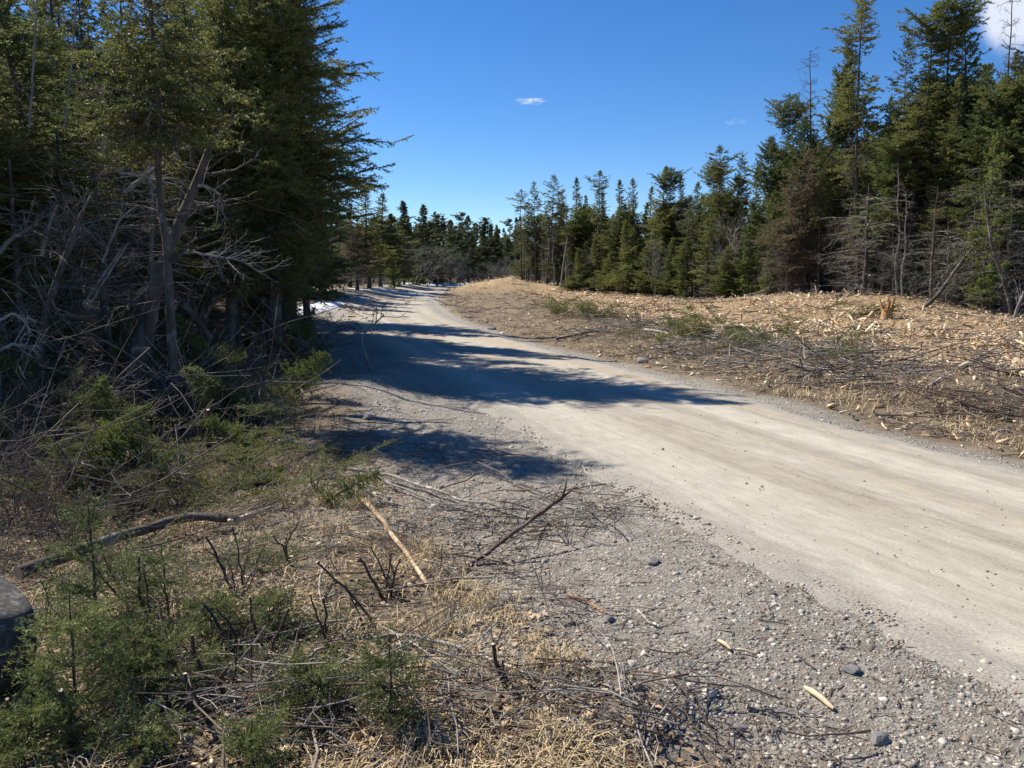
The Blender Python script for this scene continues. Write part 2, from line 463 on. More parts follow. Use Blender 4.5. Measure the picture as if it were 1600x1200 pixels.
cr = nt.nodes.new('ShaderNodeMapRange'); cr.interpolation_type = 'SMOOTHSTEP'; cr.inputs[1].default_value = .34; cr.inputs[2].default_value = .05; nt.links.new(ca_.outputs[0], cr.inputs[0])
cm = nt.nodes.new('ShaderNodeMath'); cm.operation = 'MULTIPLY'; nt.links.new(cr.outputs[0], cm.inputs[0]); nt.links.new(ramp(nt, uvnoise(3.5, .7, 6, .7), [(0,) * 3, (.8,) * 3], [.42, .62]), cm.inputs[1])
c = mixc(nt, cm.outputs[0], c, ramp(nt, uvnoise(45, 30, 4), [(.20, .17, .13), (.34, .29, .22)], [.4, .6]))
mot = uvnoise(11, 3, 6, .75); c = mixc(nt, 1.0, c, ramp(nt, mot, [(.84,) * 3, (1.10,) * 3], [.35, .65]), 'MULTIPLY')
c = mixc(nt, 1.0, c, ramp(nt, fine, [(.72,) * 3, (1.16,) * 3], [.3, .7]), 'MULTIPLY')
nt.links.new(c, b.inputs['Base Color']); b.inputs['Roughness'].default_value = .95; bump(nt, b, fine, .5, .006); M['road'] = m

# ------------------------------------------------------------------ object helpers
def tag(o, label=None, cat=None, group=None, kind=None):
    if label: o['label'] = label
    if cat: o['category'] = cat
    if group: o['group'] = group
    if kind: o['kind'] = kind
    return o


def ob(name, mesh, parent=None, loc=None):
    o = bpy.data.objects.new(name, mesh); C.objects.link(o)
    if parent is not None: o.parent = parent
    if loc is not None: o.location = loc
    return o


def thing(name, label, cat, loc=(0, 0, 0), rot=(0, 0, 0), scale=(1, 1, 1), group=None):
    o = bpy.data.objects.new(name, None); C.objects.link(o); o.empty_display_size = .2
    o.location = loc; o.rotation_euler = rot; o.scale = scale
    return tag(o, label, cat, group)


# ------------------------------------------------------------------ the ground and the road
def build_ground():
    N = 620; k = 6.2
    u = np.linspace(-1, 1, N)
    xs = 400 * np.sinh(k * u) / np.sinh(k); ys = 5 + 420 * np.sinh(k * u) / np.sinh(k)
    X, Y = np.meshgrid(xs, ys); Z = T(X, Y)
    V = np.stack([X, Y, Z], -1).reshape(-1, 3)
    i = np.arange(N * N).reshape(N, N)
    Fc = np.stack([i[:-1, :-1], i[:-1, 1:], i[1:, 1:], i[1:, :-1]], -1).reshape(-1, 4)
    mb = MB(); mb.add(V, Fc); me = mb.mesh('ground', [M['ground']], True)
    x, y = V[:, 0], V[:, 1]
    ca = me.color_attributes.new('zone', 'FLOAT_COLOR', 'POINT')
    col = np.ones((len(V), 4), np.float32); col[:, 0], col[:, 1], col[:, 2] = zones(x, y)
    ca.data.foreach_set('color', col.ravel())
    tag(ob('ground', me), kind='structure')


def zones(x, y):
    yc = np.clip(y, -30, 130); u = x - cx(yc); h = hwid(yc); n = fbm(x, y, .8, 5) * .5 + fbm(x, y, .25, 8) * .2
    gr = sstep(-h - 1.9, -h - 1.2, u + n) * sstep(h + .75, h + .2, u + n * .7) * sstep(60, 30, y)
    gr = np.maximum(gr, sstep(.42, .52, .5 + fbm(x, y, .7, 31) * .5) * .7 * sstep(-h - 3.2, -h - 1.6, u) * (u < 0) * sstep(16, 10, y))
    we = wood_edge_x(yc)
    ch = sstep(6.3, 8.4, u - h + 2 + n * 2.5) * sstep(we + 2.5, we - .5, x + n) * sstep(8, 12, y) * sstep(66, 56, y)
    ch = np.maximum(ch, np.exp(-((x + .4) / 3.3) ** 2 - ((y - 54.0) / 4.5) ** 2) * 1.4).clip(0, 1)
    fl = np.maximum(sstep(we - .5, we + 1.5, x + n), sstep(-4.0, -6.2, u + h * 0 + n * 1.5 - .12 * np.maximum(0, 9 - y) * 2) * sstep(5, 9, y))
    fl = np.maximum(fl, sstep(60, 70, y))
    return gr, ch, fl


def build_road():
    ys = np.concatenate([np.arange(-25, 1, .4), np.arange(1, 16, .06), np.arange(16, 40, .2), np.arange(40, 122, .6)])
    us = np.linspace(-1.22, 1.22, 61)
    h = hwid(ys); Yg = np.repeat(ys[:, None], len(us), 1); Xg = cx(ys)[:, None] + us[None] * h[:, None]
    n = fbm(Xg, Yg, .9, 41) * .5 + fbm(Xg, Yg, .22, 43) * .35
    Z = T(Xg, Yg, False) + .022 + .0012 * np.maximum(Yg, 0) - .055 * sstep(.88, 1.16, np.abs(us)[None] + n * .12)
    for c0 in (-.5, .42): Z -= .012 * np.exp(-((us[None] - c0) / .13) ** 2)
    Z += .006 * fbm(Xg, Yg, .12, 44)
    V = np.stack([Xg, Yg, Z], -1).reshape(-1, 3); a, bb = Xg.shape
    i = np.arange(a * bb).reshape(a, bb)
    Fc = np.stack([i[:-1, :-1], i[:-1, 1:], i[1:, 1:], i[1:, :-1]], -1).reshape(-1, 4)
    mb = MB(); mb.add(V, Fc); me = mb.mesh('road', [M['road']], True)
    uvl = me.uv_layers.new(name='UVMap')
    s = np.r_[0, np.cumsum(np.hypot(np.diff(ys), np.diff(cx(ys))))]
    UV = np.stack([np.repeat(us[None] * HW, a, 0), np.repeat(s[:, None], bb, 1)], -1).reshape(-1, 2)
    li = np.empty(len(me.loops), np.int32); me.loops.foreach_get('vertex_index', li)
    uvl.data.foreach_set('uv', UV[li].astype(np.float32).ravel())
    tag(ob('road', me), kind='structure')


build_ground(); build_road()

# ------------------------------------------------------------------ tree kinds
def prof_cone(R): return lambda u: R * ((1 - u) ** .85 * .96 + .045) * np.minimum(1, .5 + u * 4)
def prof_narrow(R): return lambda u: R * ((1 - u) ** .55 * .8 + .09) * np.minimum(1, .5 + u * 5)
def prof_club(R): return lambda u: R * ((1 - u) ** .5 * .50 + .10 + .32 * np.exp(-((u - .84) / .09) ** 2) - .26 * np.exp(-((u - .64) / .08) ** 2)) * np.minimum(1, .5 + u * 5)
def prof_big(R): return lambda u: R * np.interp(u, [0, .14, .25, .36, .5, .61, .8, 1], [.36, .46, .82, 1.02, .86, .68, .38, .04])
def prof_leafy(R): return lambda u: R * (1 - u) ** .8 * np.minimum(1, .32 + u * 2.1) + .06
def prof_round(R): return lambda u: R * np.sqrt(np.clip(1 - (2 * u - .9) ** 2, .03, 1)) * .9


def conifer(seed, H, r0, cb, prof, nb, el=(-.25, .55), spacing=.15, tf=.5, tmax=.55, sub=0, npm=30, nl=.06, nw=.018,
            dead=0, dlen=.9, nmat='needle', gap=.25, wob=.10, bend=.18, flat=.2, deadmat='deadtwig', barkm='bark', lift=0, sub2=5, trunks=9):
    rng = np.random.default_rng(seed); nb = int(nb * 1.35)
    npm *= 1.9; nw *= 1.75; nl *= 1.15
    k = 14; tz = np.linspace(0, 1, k)
    w = np.cumsum(rng.normal(size=(k, 2)) * wob / k, 0) * H * .35; w -= w[:1]
    Tr = np.stack([w[:, 0], w[:, 1], tz * H], 1); Tr[0, 2] = -.35
    rr = r0 * .85 * (1 - .95 * tz) ** 1.15 + .006; rr[0] *= 1.35
    mb = MB(); tubes(mb, Tr, rr, trunks)
    parts = [('trunk', mb.mesh('trunk', [M[barkm]], True))]
    TP = Tr[None]
    # live branches
    u = (np.arange(nb) + rng.random(nb)) / nb; u = u ** (.75 if 'club' in prof.__qualname__ else .92)
    hh = cb + (1 - cb) * u * .995
    az = np.arange(nb) * 2.399 + rng.normal(size=nb) * .5
    L = prof(u) * (.6 + .6 * rng.random(nb))
    clump = fbm(np.cos(az) * 1.6 + 9 + seed, u * H / 1.3, 1.0, seed, 2)
    near = 'leafy' in prof.__qualname__ or 'big' in prof.__qualname__
    L *= np.clip(1 + clump * (1.0 if near else 1.7), .22, 1.2 if near else 1.55)
    alive = (clump > -gap) | (u > .93)
    p0, _ = along(TP, np.zeros(nb, int), hh)
    e = el[0] + (el[1] - el[0]) * u + rng.normal(size=nb) * .14
    d = np.stack([np.cos(az) * np.cos(e), np.sin(az) * np.cos(e), np.sin(e)], 1)
    q = np.linspace(0, 1, 6)[None, :, None]
    P = p0[:, None] + d[:, None] * q * L[:, None, None]
    wv = np.cumsum(rng.normal(size=(nb, 6, 3)) * .05, 1); wv -= wv[:, :1]; P = P + wv * L[:, None, None]
    P[:, :, 2] += bend * L[:, None] * (q[..., 0] ** 2.2)
    mb = MB()
    br = np.clip(.012 * L ** .8, .004, .05)[:, None] * (1 - .85 * np.linspace(0, 1, 6))[None] + .002
    tubes(mb, P, br, 3, 0)
    A = P[alive]
    foliage(mb, A, L[alive], rng, spacing, tf, tmax, sub, npm, nl, nw, flat=flat, twr=.004 if spacing < .2 else .006)
    # leader
    tp = Tr[-1]; needles(mb, tp[None] - [[0, 0, .5]], tp[None] + [[0, 0, .12]], npm * 3, nl, nw, rng, 1)
    parts.append(('crown', mb.mesh('crown', [M[deadmat], M[nmat]])))
    if dead:
        mb = MB(); dead_limbs(mb, TP, rng, dead, (.06, min(.95, cb + .25 * (1 - cb))), dlen, sub2)
        parts.append(('dead_branches', mb.mesh('dead_branches', [M[deadmat]])))
    return H, parts


def dead_limbs(mb, TP, rng, n, hr, ln, sub=5, droop=.12, el=.05, rad=.011, lev3=True):
    t = hr[0] + (hr[1] - hr[0]) * rng.random(n)
    L = ln * (.35 + .9 * rng.random(n))
    P = sprout(TP, np.zeros(n, int), t, L, np.full(n, 1.4) + rng.normal(size=n) * .3, rng, 6, .16, droop)
    tubes(mb, P, (rad * (.5 + L / ln * .6))[:, None] * np.linspace(1, .25, 6)[None], 4)
    c = np.full(n, sub); i = np.repeat(np.arange(n), c); m = len(i)
    P2 = sprout(P, i, .2 + .75 * rng.random(m), L[i] * (.18 + .35 * rng.random(m)), np.full(m, .85) + rng.normal(size=m) * .2, rng, 4, .18, .1)
    tubes(mb, P2, np.full((m, 1), rad * .38) * np.linspace(1, .35, 4)[None], 3)
    if lev3:
        i3 = np.repeat(np.arange(m), 3); m3 = len(i3)
        L3 = np.linalg.norm(P2[:, -1] - P2[:, 0], axis=1)[i3]
        P3 = sprout(P2, i3, .2 + .75 * rng.random(m3), L3 * (.25 + .4 * rng.random(m3)), np.full(m3, .8), rng, 3, .3, .05)
        tubes(mb, P3, np.full((m3, 1), rad * .24) * np.linspace(1, .5, 3)[None], 3)


def snag(seed, H, r0, n, ln, mat, hr=(.12, .98), taper=True, sub=6, droop=.1, wob=.12, tmat=None, rad=.011):
    rng = np.random.default_rng(seed); k = 14; tz = np.linspace(0, 1, k)
    w = np.cumsum(rng.normal(size=(k, 2)) * wob / k, 0) * H * .35; w -= w[:1]
    Tr = np.stack([w[:, 0], w[:, 1], tz * H], 1); Tr[0, 2] = -.3
    mb = MB(); tubes(mb, Tr, r0 * (1 - .9 * tz) + .006, 8)
    parts = [('trunk', mb.mesh('trunk', [M[tmat or mat]], True))]
    mb = MB(); dead_limbs(mb, Tr[None], rng, n, hr, ln, sub, droop, rad=rad)
    parts.append(('dead_branches', mb.mesh('dead_branches', [M[mat if mat != 'bark' else 'deadtwig']])))
    return H, parts


def bare_tree(seed, H, stems, mat, spread=.25, n1=16, r0=.03, n2=6, n3=4):
    rng = np.random.default_rng(seed); k = 8
    d = np.stack([rng.normal(size=stems) * spread, rng.normal(size=stems) * spread, np.ones(stems)], 1); d = norm(d)
    L = H * (.6 + .4 * rng.random(stems)); L[0] = H
    q = np.linspace(0, 1, k)[None, :, None]
    P = np.array([[0, 0, -.1]])[:, None] + rng.normal(size=(stems, 1, 3)) * [.08, .08, 0] * min(1, H / 3) + d[:, None] * q * L[:, None, None]
    w = np.cumsum(rng.normal(size=(stems, k, 3)) * .035, 1); w -= w[:, :1]; P = P + w * L[:, None, None]
    mb = MB(); tubes(mb, P, r0 * (L / H)[:, None] * np.linspace(1, .15, k)[None], 6)
    parts = [('trunk', mb.mesh('trunk', [M[mat]], True))]
    mb = MB()
    i = np.repeat(np.arange(stems), n1); m = len(i); t = .2 + .8 * rng.random(m)
    L1 = L[i] * (.12 + .32 * (1 - t) + .12 * rng.random(m))
    P1 = sprout(P, i, t, L1, np.full(m, .75) + rng.normal(size=m) * .2, rng, 5, .3, -.1)
    tubes(mb, P1, np.full((m, 1), r0 * .32) * np.linspace(1, .25, 5)[None], 3)
    i = np.repeat(np.arange(m), n2); m2 = len(i)
    P2 = sprout(P1, i, .2 + .8 * rng.random(m2), L1[i] * (.25 + .35 * rng.random(m2)), np.full(m2, .7), rng, 4, .3, -.05)
    tubes(mb, P2, np.full((m2, 1), r0 * .15) * np.linspace(1, .3, 4)[None], 3)
    i = np.repeat(np.arange(m2), n3); m3 = len(i)
    P3 = sprout(P2, i, .2 + .8 * rng.random(m3), L1.mean() * (.1 + .15 * rng.random(m3)), np.full(m3, .7), rng, 3, .3, 0)
    tubes(mb, P3, np.full((m3, 1), r0 * .09) * np.linspace(1, .5, 3)[None], 3)
    parts.append(('crown', mb.mesh('crown', [M[mat]])))
    return H, parts


P = {}
def add_kinds():
    # near left spruces
    P['big_spruce'] = conifer(11, 9.2, .17, .17, prof_big(2.2), 360, (-.22, .5), .115, .42, .62, .11, 46, .034, .010, 26, 1.2, 'needle_olive', .42, .06, .16, .25)
    P['big_spruce_dark'] = conifer(12, 9.0, .15, .22, prof_leafy(2.1), 270, (-.3, .5), .125, .42, .6, .12, 42, .036, .011, 40, 1.3, 'needle', .35, .08, .14, .25)
    P['ragged_spruce'] = conifer(13, 8.5, .13, .46, prof_narrow(1.35), 150, (-.3, .4), .13, .42, .55, .13, 40, .038, .011, 60, 1.4, 'needle_olive', .15, .12, .14, .25)
    P['ragged_low'] = conifer(14, 6.2, .075, .60, prof_narrow(1.1), 130, (-.35, .4), .10, .42, .5, .12, 42, .034, .010, 40, 1.0, 'needle', .05, .12, .12, .25)
    # right wood
    P['cone_a'] = conifer(21, 10, .11, .12, prof_cone(1.2), 230, (-.3, .6), .14, .42, .5, .2, 44, .052, .017, 0, 1, 'needle', .35)
    P['cone_b'] = conifer(22, 10, .12, .26, prof_cone(1.15), 210, (-.3, .6), .14, .42, .5, .2, 44, .052, .017, 60, .9, 'needle', .12, deadmat='lichen')
    P['olive_a'] = conifer(23, 9, .12, .18, prof_narrow(1.15), 210, (-.25, .5), .14, .42, .5, .2, 44, .052, .017, 50, .9, 'needle_olive', .12, flat=.35)
    P['olive_b'] = conifer(24, 9, .12, .34, prof_round(1.2), 200, (-.1, .5), .14, .45, .5, .2, 44, .052, .017, 46, 1.1, 'needle_olive', .2, flat=.4, deadmat='lichen')
    P['club_a'] = conifer(25, 12, .11, .36, prof_club(1.45), 170, (-.35, .35), .13, .4, .45, .18, 40, .05, .017, 60, .9, 'needle', .06, .16, flat=.35)
    P['club_b'] = conifer(26, 11, .10, .45, prof_club(1.5), 160, (-.3, .35), .13, .4, .45, .18, 40, .05, .017, 50, .8, 'needle_olive', .10, .16, flat=.35, deadmat='lichen')
    P['brown_a'] = conifer(27, 9, .13, .20, prof_narrow(1.5), 160, (-.2, .4), .14, .42, .5, .2, 26, .05, .016, 120, 1.25, 'needle_brown', .05, .14, flat=.4, sub2=7)
    P['tuft'] = conifer(28, 10, .075, .78, prof_round(.85), 34, (-.2, .4), .12, .45, .45, .2, 40, .055, .018, 40, .5, 'needle', .2, .12)
    P['pole_spruce'] = conifer(29, 10, .085, .58, prof_narrow(.95), 85, (-.3, .5), .14, .42, .45, .2, 34, .055, .018, 60, .75, 'needle', .2, .10, deadmat='lichen')
    P['lime_fir'] = conifer(30, 4.5, .07, .05, prof_cone(1.25), 150, (-.1, .6), .12, .45, .5, .18, 38, .045, .016, 0, 1, 'needle_lime', .5)
    P['young_spruce'] = conifer(31, 5.5, .07, .04, prof_cone(1.15), 160, (-.2, .6), .13, .45, .5, .18, 36, .05, .017, 0, 1, 'needle_olive', .4)
    # far
    P['far_a'] = conifer(41, 10, .11, .10, prof_cone(1.6), 230, (-.3, .6), .24, .42, .55, 0, 34, .095, .032, 0, 1, 'needle_far', .35)
    P['far_low'] = conifer(44, 9, .11, .06, prof_cone(1.7), 80, (-.3, .6), .4, .42, .55, 0, 13, .2, .085, 0, 1, 'needle_far', .4)
    P['far_b'] = conifer(42, 10, .11, .22, prof_narrow(1.35), 220, (-.3, .5), .24, .42, .55, 0, 34, .095, .032, 30, .8, 'needle_far', .2, flat=.35)
    P['far_c'] = conifer(43, 10, .11, .40, prof_club(1.5), 180, (-.3, .4), .22, .42, .55, 0, 36, .095, .032, 40, .8, 'needle_far', .12, flat=.35)
    # dead
    P['snag_grey'] = snag(51, 9, .055, 90, 1.2, 'lichen', tmat='bark')
    P['snag_dark'] = snag(56, 9, .05, 90, 1.2, 'deadtwig', tmat='bark')
    P['snag_brown'] = snag(52, 10, .09, 110, .55, 'bark', (.3, .99))
    P['snag_lichen'] = snag(53, 6.5, .10, 70, 1.7, 'lichen', (.06, .85), droop=.3, tmat='bark', rad=.018)
    P['snag_pole'] = snag(54, 11, .055, 46, .45, 'bark_grey', (.2, .99))
    P['snag_far'] = snag(55, 10, .06, 150, 1.0, 'lichen', (.1, .97), sub=7)
    P['bare_far'] = bare_tree(61, 7, 3, 'lichen', .13, 16, .045, 6, 3)
    P['bare_grey'] = bare_tree(62, 4.2, 5, 'lichen', .2, 16, .03, 6, 4)
    P['bare_red'] = bare_tree(63, 1.5, 7, 'redtwig', .35, 10, .009, 5, 3)
    P['bare_shrub'] = bare_tree(64, 1.3, 9, 'deadtwig', .5, 9, .008, 5, 3)
add_kinds()

RT = np.random.default_rng(5)


def plant(kind, x, y, H, label, cat='tree', group=None, ws=None, name=None, tilt=.03, rz=None, z=None, drop=()):
    Hp, parts = P[kind]; s = H / Hp; w = s if ws is None else ws
    nm = name or KN.get(kind, 'spruce_tree')
    o = thing(nm, label, cat, (x, y, float(T(x, y, False)) if z is None else z),
              (RT.normal() * tilt, RT.normal() * tilt, RT.random() * 6.28 if rz is None else rz), (w, w, s), group)
    for pn, me in parts:
        if pn not in drop: ob(pn, me, o)
    return o


KN = {'snag_dark': 'dead_tree', 'snag_grey': 'dead_tree', 'snag_brown': 'dead_tree', 'snag_lichen': 'dead_tree', 'snag_pole': 'dead_tree', 'snag_far': 'dead_tree',
      'bare_far': 'bare_tree', 'bare_grey': 'bare_tree', 'bare_red': 'bare_shrub', 'bare_shrub': 'bare_shrub', 'lime_fir': 'fir_tree'}


def tree_px(kind, px, top, Y, label, group, ws=1.0, **kw):
    p = at(px, top, Y); x = p[0]
    z0 = float(T(x, Y, False)); H = p[2] - z0
    return plant(kind, x, Y, H, label, 'tree', group, ws * (.75 + .25 * H / P[kind][0]) if ws else None, **kw)


def right_wood():
    G = 'spruces along the edge of the right-hand wood'
    def ey(px):     # depth of the wood's edge at a column of the photo
        return float(np.interp(px, [800, 815, 900, 1000, 1100, 1200, 1300, 1400, 1500, 1600, 1700], [60, 58, 52, 46, 41, 37, 34, 31, 29, 27, 25]))
    rows = [
        # px, top, extra depth, kind, width, label
        (813, 298, 0, 'tuft', 1.0, 'thin bare trunk with one tuft of needles at the right-hand wood\'s left end'),
        (826, 318, 2, 'pole_spruce', .9, 'slim bare-trunked spruce, second from the left end of the right-hand wood'),
        (838, 284, 1.5, 'pole_spruce', .8, 'slim thin-topped spruce with long bare trunk near the right-hand wood\'s left end'),
        (855, 274, .5, 'pole_spruce', 1.1, 'tall regular pointed spruce near the left end of the right-hand wood'),
        (872, 296, 3, 'pole_spruce', .9, 'bare-stemmed spruce right of the tall pointed one at the wood\'s left end'),
        (886, 330, 1, 'snag_pole', 1.0, 'grey dead pole standing among the bare stems at the wood\'s left end'),
        (900, 278, 2, 'cone_b', .9, 'spruce with spreading top whorls just right of the bare grey stems'),
        (916, 306, 4, 'cone_a', .8, 'short-topped spruce left of the spruce with a dark club top'),
        (935, 266, 1.5, 'club_a', .9, 'spruce with a dark club-shaped top on a bare neck in the middle wood'),
        (947, 300, 3, 'cone_a', .8, 'pointed spruce just right of the one with the dark club top'),
        (970, 282, 1.5, 'cone_b', .9, 'spruce with upswept pointed top above the yellowish young spruces'),
        (983, 320, 3.5, 'cone_a', .8, 'lower dark spruce between two pointed ones in the middle wood'),
        (996, 280, 2, 'olive_a', .7, 'thin-topped olive spruce left of the twin-topped spruces in the middle wood'),
        (1012, 292, 3, 'cone_b', .8, 'spruce with ragged top left of the tall middle spruce'),
        (1030, 260, 1.5, 'cone_b', .9, 'tall pointed spruce in the middle of the right-hand wood'),
        (1050, 263, 2.5, 'club_b', .9, 'dark blunt-topped spruce beside the tall pointed one mid wood'),
        (1068, 272, 3.5, 'cone_a', .8, 'broad dark spruce right of the blunt-topped spruce mid wood'),
        (1087, 285, 3, 'olive_a', .8, 'olive spruce with a low uneven top left of the high club-topped spruces'),
        (1110, 256, 3.0, 'club_b', .9, 'spruce with a leaning round top left of the highest mid-wood spruce'),
        (1134, 230, 1.5, 'club_a', 1.0, 'highest spruce of the middle wood with lumpy dark club top'),
        (1150, 274, 3, 'olive_b', .8, 'short olive spruce just left of the thin stem with an umbrella tuft'),
        (1163, 243, 2, 'tuft', .6, 'thin bare stem with a small umbrella tuft against the sky mid wood'),
        (1182, 262, 3, 'cone_a', .9, 'dark spruce between the umbrella-tufted stem and the tall right-hand group'),
        (1205, 215, 2, 'olive_b', .8, 'lumpy spruce at the foot of the tall right-hand group'),
        (1228, 147, 3, 'club_b', 1.0, 'tall spruce with ragged tufted top at the left side of the tallest group'),
        (1249, 182, 1, 'olive_b', .8, 'yellow-green round-topped spruce below the dead spire'),
        (1280, 76, 3, 'snag_brown', .9, 'dead brown spire with fine bare twigs rising above the right-hand wood'),
        (1240, 262, -.5, 'brown_a', 1.0, 'bushy brown half-dead spruce low at the left of the tallest group'),
        (1268, 235, .3, 'brown_a', .9, 'grey-brown dying spruce under the dead spire'),
        (1300, 190, 2, 'cone_b', .9, 'dark green spruce right behind the dead spire'),
        (1312, 100, 2.5, 'olive_b', .9, 'yellowish dense-crowned spruce between the dead spire and the tallest tufted spruce'),
        (1338, 72, 3.2, 'olive_a', .8, 'dense olive-topped spruce close left of the tallest tufted spruce'),
        (1362, -12, 1.5, 'club_a', 1.1, 'tallest tufted spruce with bare upper trunk standing out against the sky'),
        (1395, 150, 4, 'cone_b', .8, 'slim spruce in the gap right of the tallest tufted spruce'),
        (1412, 60, 3, 'pole_spruce', .9, 'thin spruce with dead lower stem left of the round-topped club spruce'),
        (1432, 10, 1.5, 'club_a', 1.2, 'spruce with round dark club top second from the tallest tufted spruce'),
        (1455, 110, 3, 'olive_b', 1.0, 'full olive spruce behind the round club-topped one'),
        (1482, -8, 2.2, 'club_b', 1.2, 'broad olive spruce reaching the top of the picture right of the club top'),
        (1505, 120, 1.6, 'cone_b', 1.0, 'dark spruce in front of the bare grey pole on the right'),
        (1524, -15, 2.5, 'snag_pole', .8, 'bare grey dead pole near the white cloud at top right'),
        (1545, 12, 3.2, 'olive_a', 1.0, 'olive spruce with a thin top under the white cloud'),
        (1566, 140, 1.2, 'olive_b', 1.1, 'dense olive spruce above the light green fir on the right'),
        (1584, -30, 2, 'snag_brown', .7, 'tall dark dead pole second from the right edge of the photo'),
        (1604, 40, 2.5, 'brown_a', 1.1, 'brown tinged spruce at the right edge of the photo'),
        (1640, -40, 2, 'cone_b', 1.1, 'dark spruce mostly cut off by the right edge of the photo'),
    ]
    for px, top, dy, kind, w, lab in rows:
        tree_px(kind, px, top, ey(px) + dy, lab, G if not kind.startswith('snag') else None, w)
    # lower young trees in front
    G2 = 'young evergreens in front of the right-hand wood'
    for px, top, dy, kind, w, lab in [
        (905, 388, -.6, 'young_spruce', .9, 'yellow-green young spruce where the bare grey stems end'),
        (893, 430, -1.2, 'young_spruce', .7, 'smallest yellow-green spruce at the foot of the bare grey stems'),
        (928, 372, .3, 'young_spruce', .9, 'second young spruce right of the bare grey stems'),
        (952, 395, -.4, 'young_spruce', .9, 'low olive young spruce beneath the dark club-topped tree'),
        (982, 345, -.5, 'young_spruce', 1.1, 'broad light olive spruce at the front of the middle wood'),
        (1012, 380, -.2, 'young_spruce', .9, 'young spruce under the tall pointed mid-wood spruce'),
        (1046, 372, -.7, 'young_spruce', 1.0, 'olive young spruce just right of the middle of the wood'),
        (1076, 330, 0, 'olive_a', .9, 'brownish olive spruce at the front edge above the dark low fir'),
        (1066, 415, -1.2, 'lime_fir', .9, 'dark low fir at the edge of the chips mid wood'),
        (1110, 345, -.3, 'olive_a', .9, 'front-row olive spruce under the highest mid-wood spruce'),
        (1140, 385, -.5, 'young_spruce', 1.0, 'bushy young spruce behind the bare grey shrub'),
        (1172, 352, -.2, 'lime_fir', 1.1, 'bright green fir in front of the right-hand wood'),
        (1200, 395, -.8, 'lime_fir', .8, 'small bright green fir left of the brown half-dead spruce'),
        (1215, 330, .6, 'young_spruce', 1.0, 'upright green spruce beside the brown half-dead spruce'),
        (1556, 212, -.3, 'lime_fir', 1.0, 'light green fir catching the sun at the right side'),
        (1500, 330, .8, 'lime_fir', .9, 'green fir low among grey dead branches on the right'),
        (1440, 330, 2.5, 'lime_fir', .8, 'shaded green fir between trunks behind the chip mound'),
        (1395, 360, 3.0, 'young_spruce', .7, 'shaded young spruce behind the lichen-covered dead tree'),
        (1325, 330, 2.8, 'young_spruce', .8, 'shaded young spruce right of the dark thick trunk'),
    ]:
        tree_px(kind, px, top, ey(px) + dy, lab, G2, w)
    for px, top, dy, kind, w, lab in [
        (1360, 285, -.2, 'snag_lichen', 1.0, 'dead tree with drooping lichen-grey branches in front of the dark trunks'),
        (1290, 215, .2, 'ragged_spruce', .5, 'dark thick trunk standing above the chip mound'),
        (1415, 250, .3, 'snag_pole', 1.0, 'slim grey dead stem behind the split orange stump'),
        (1421, 300, -.2, 'snag_pole', .8, 'slim grey dead stem paired with another behind the split orange stump'),
        (1466, 290, -.6, 'snag_brown', .8, 'thin reddish brown dead stem at the foot of the right-hand wood'),
        (1470, 300, 1.2, 'snag_grey', .9, 'grey dead spruce with many bare side twigs behind the leaning trunk'),
        (1530, 260, .5, 'snag_grey', 1.0, 'dead spruce with a fan of bare grey branches under the light green fir'),
        (1585, 280, -.3, 'snag_grey', 1.0, 'grey dead spruce with tangled branches at the right edge'),
        (1395, 270, 1.8, 'snag_grey', .9, 'dead spruce with bare twigs between the dark trunks'),
        (1345, 330, .4, 'snag_lichen', 1.0, 'short lichen-grey dead tree left of the split orange stump'),
        (1490, 340, .2, 'snag_lichen', .9, 'lichen-grey dead tree with low drooping limbs right of the leaning dark trunk'),
        (1560, 330, .6, 'snag_lichen', 1.0, 'tangled lichen-grey dead tree behind the curved trunk at the right edge'),
        (1440, 350, .9, 'snag_lichen', .9, 'small lichen-grey dead tree behind the leaning dark trunk'),
        (1235, 330, .0, 'snag_lichen', .8, 'small dead tree with pale limbs under the bushy brown spruce'),
        (1130, 345, -.6, 'bare_grey', 1.0, 'bare grey leafless shrub in front of the bright green firs'),
        (1025, 378, -.8, 'bare_grey', .6, 'thin leafless grey shrub at the front of the middle wood'),
        (930, 385, 1.0, 'snag_far', .8, 'grey dead spruce behind the yellow-green young spruces'),
        (1090, 300, 2, 'snag_far', .8, 'grey dead spruce among the olive trees of the middle wood'),
        (1335, 215, 1.0, 'snag_grey', .9, 'dead twiggy spruce left of the lichen-covered dead tree'),
    ]:
        tree_px(kind, px, top, ey(px) + dy, lab, None, w)
    # bare stems at the left end
    r = np.random.default_rng(77)
    for k in range(12):
        px = 818 + k * 6.2 + r.normal() * 2
        tree_px('snag_pole' if k % 3 else 'pole_spruce', px, 318 + r.random() * 40, ey(px) + .3 + 3 * r.random(),
                'thin bare grey stem in the row at the right-hand wood\'s left end', 'bare grey stems at the left end of the right-hand wood', .75)
    # deep fill behind the edge
    kinds = ['olive_a', 'cone_b', 'club_b', 'cone_a', 'olive_b', 'far_b', 'far_c']
    n = 0
    for row, (dd, add) in enumerate(((2.6, 30), (6, 30), (12, 40))):
        for px in np.arange(822, 1680, (15, 30, 34)[row]):
            q = px + r.normal() * 7; Y = ey(q) + dd + r.normal() * .8
            top = np.interp(q, [800, 860, 935, 1000, 1060, 1134, 1190, 1228, 1260, 1300, 1362, 1440, 1500, 1600], [350, 300, 300, 315, 290, 275, 285, 210, 205, 175, 170, 120, 90, 60]) + add * .6 + r.random() * 45
            if q < 870 and row: top += 20
            if q > 1260 and not row: top += 35
            tree_px(kinds[r.integers(7 if row else 5)], q, top, Y, 'dark spruce deep in the right-hand wood behind its front row', 'spruces deep in the right-hand wood', .95)


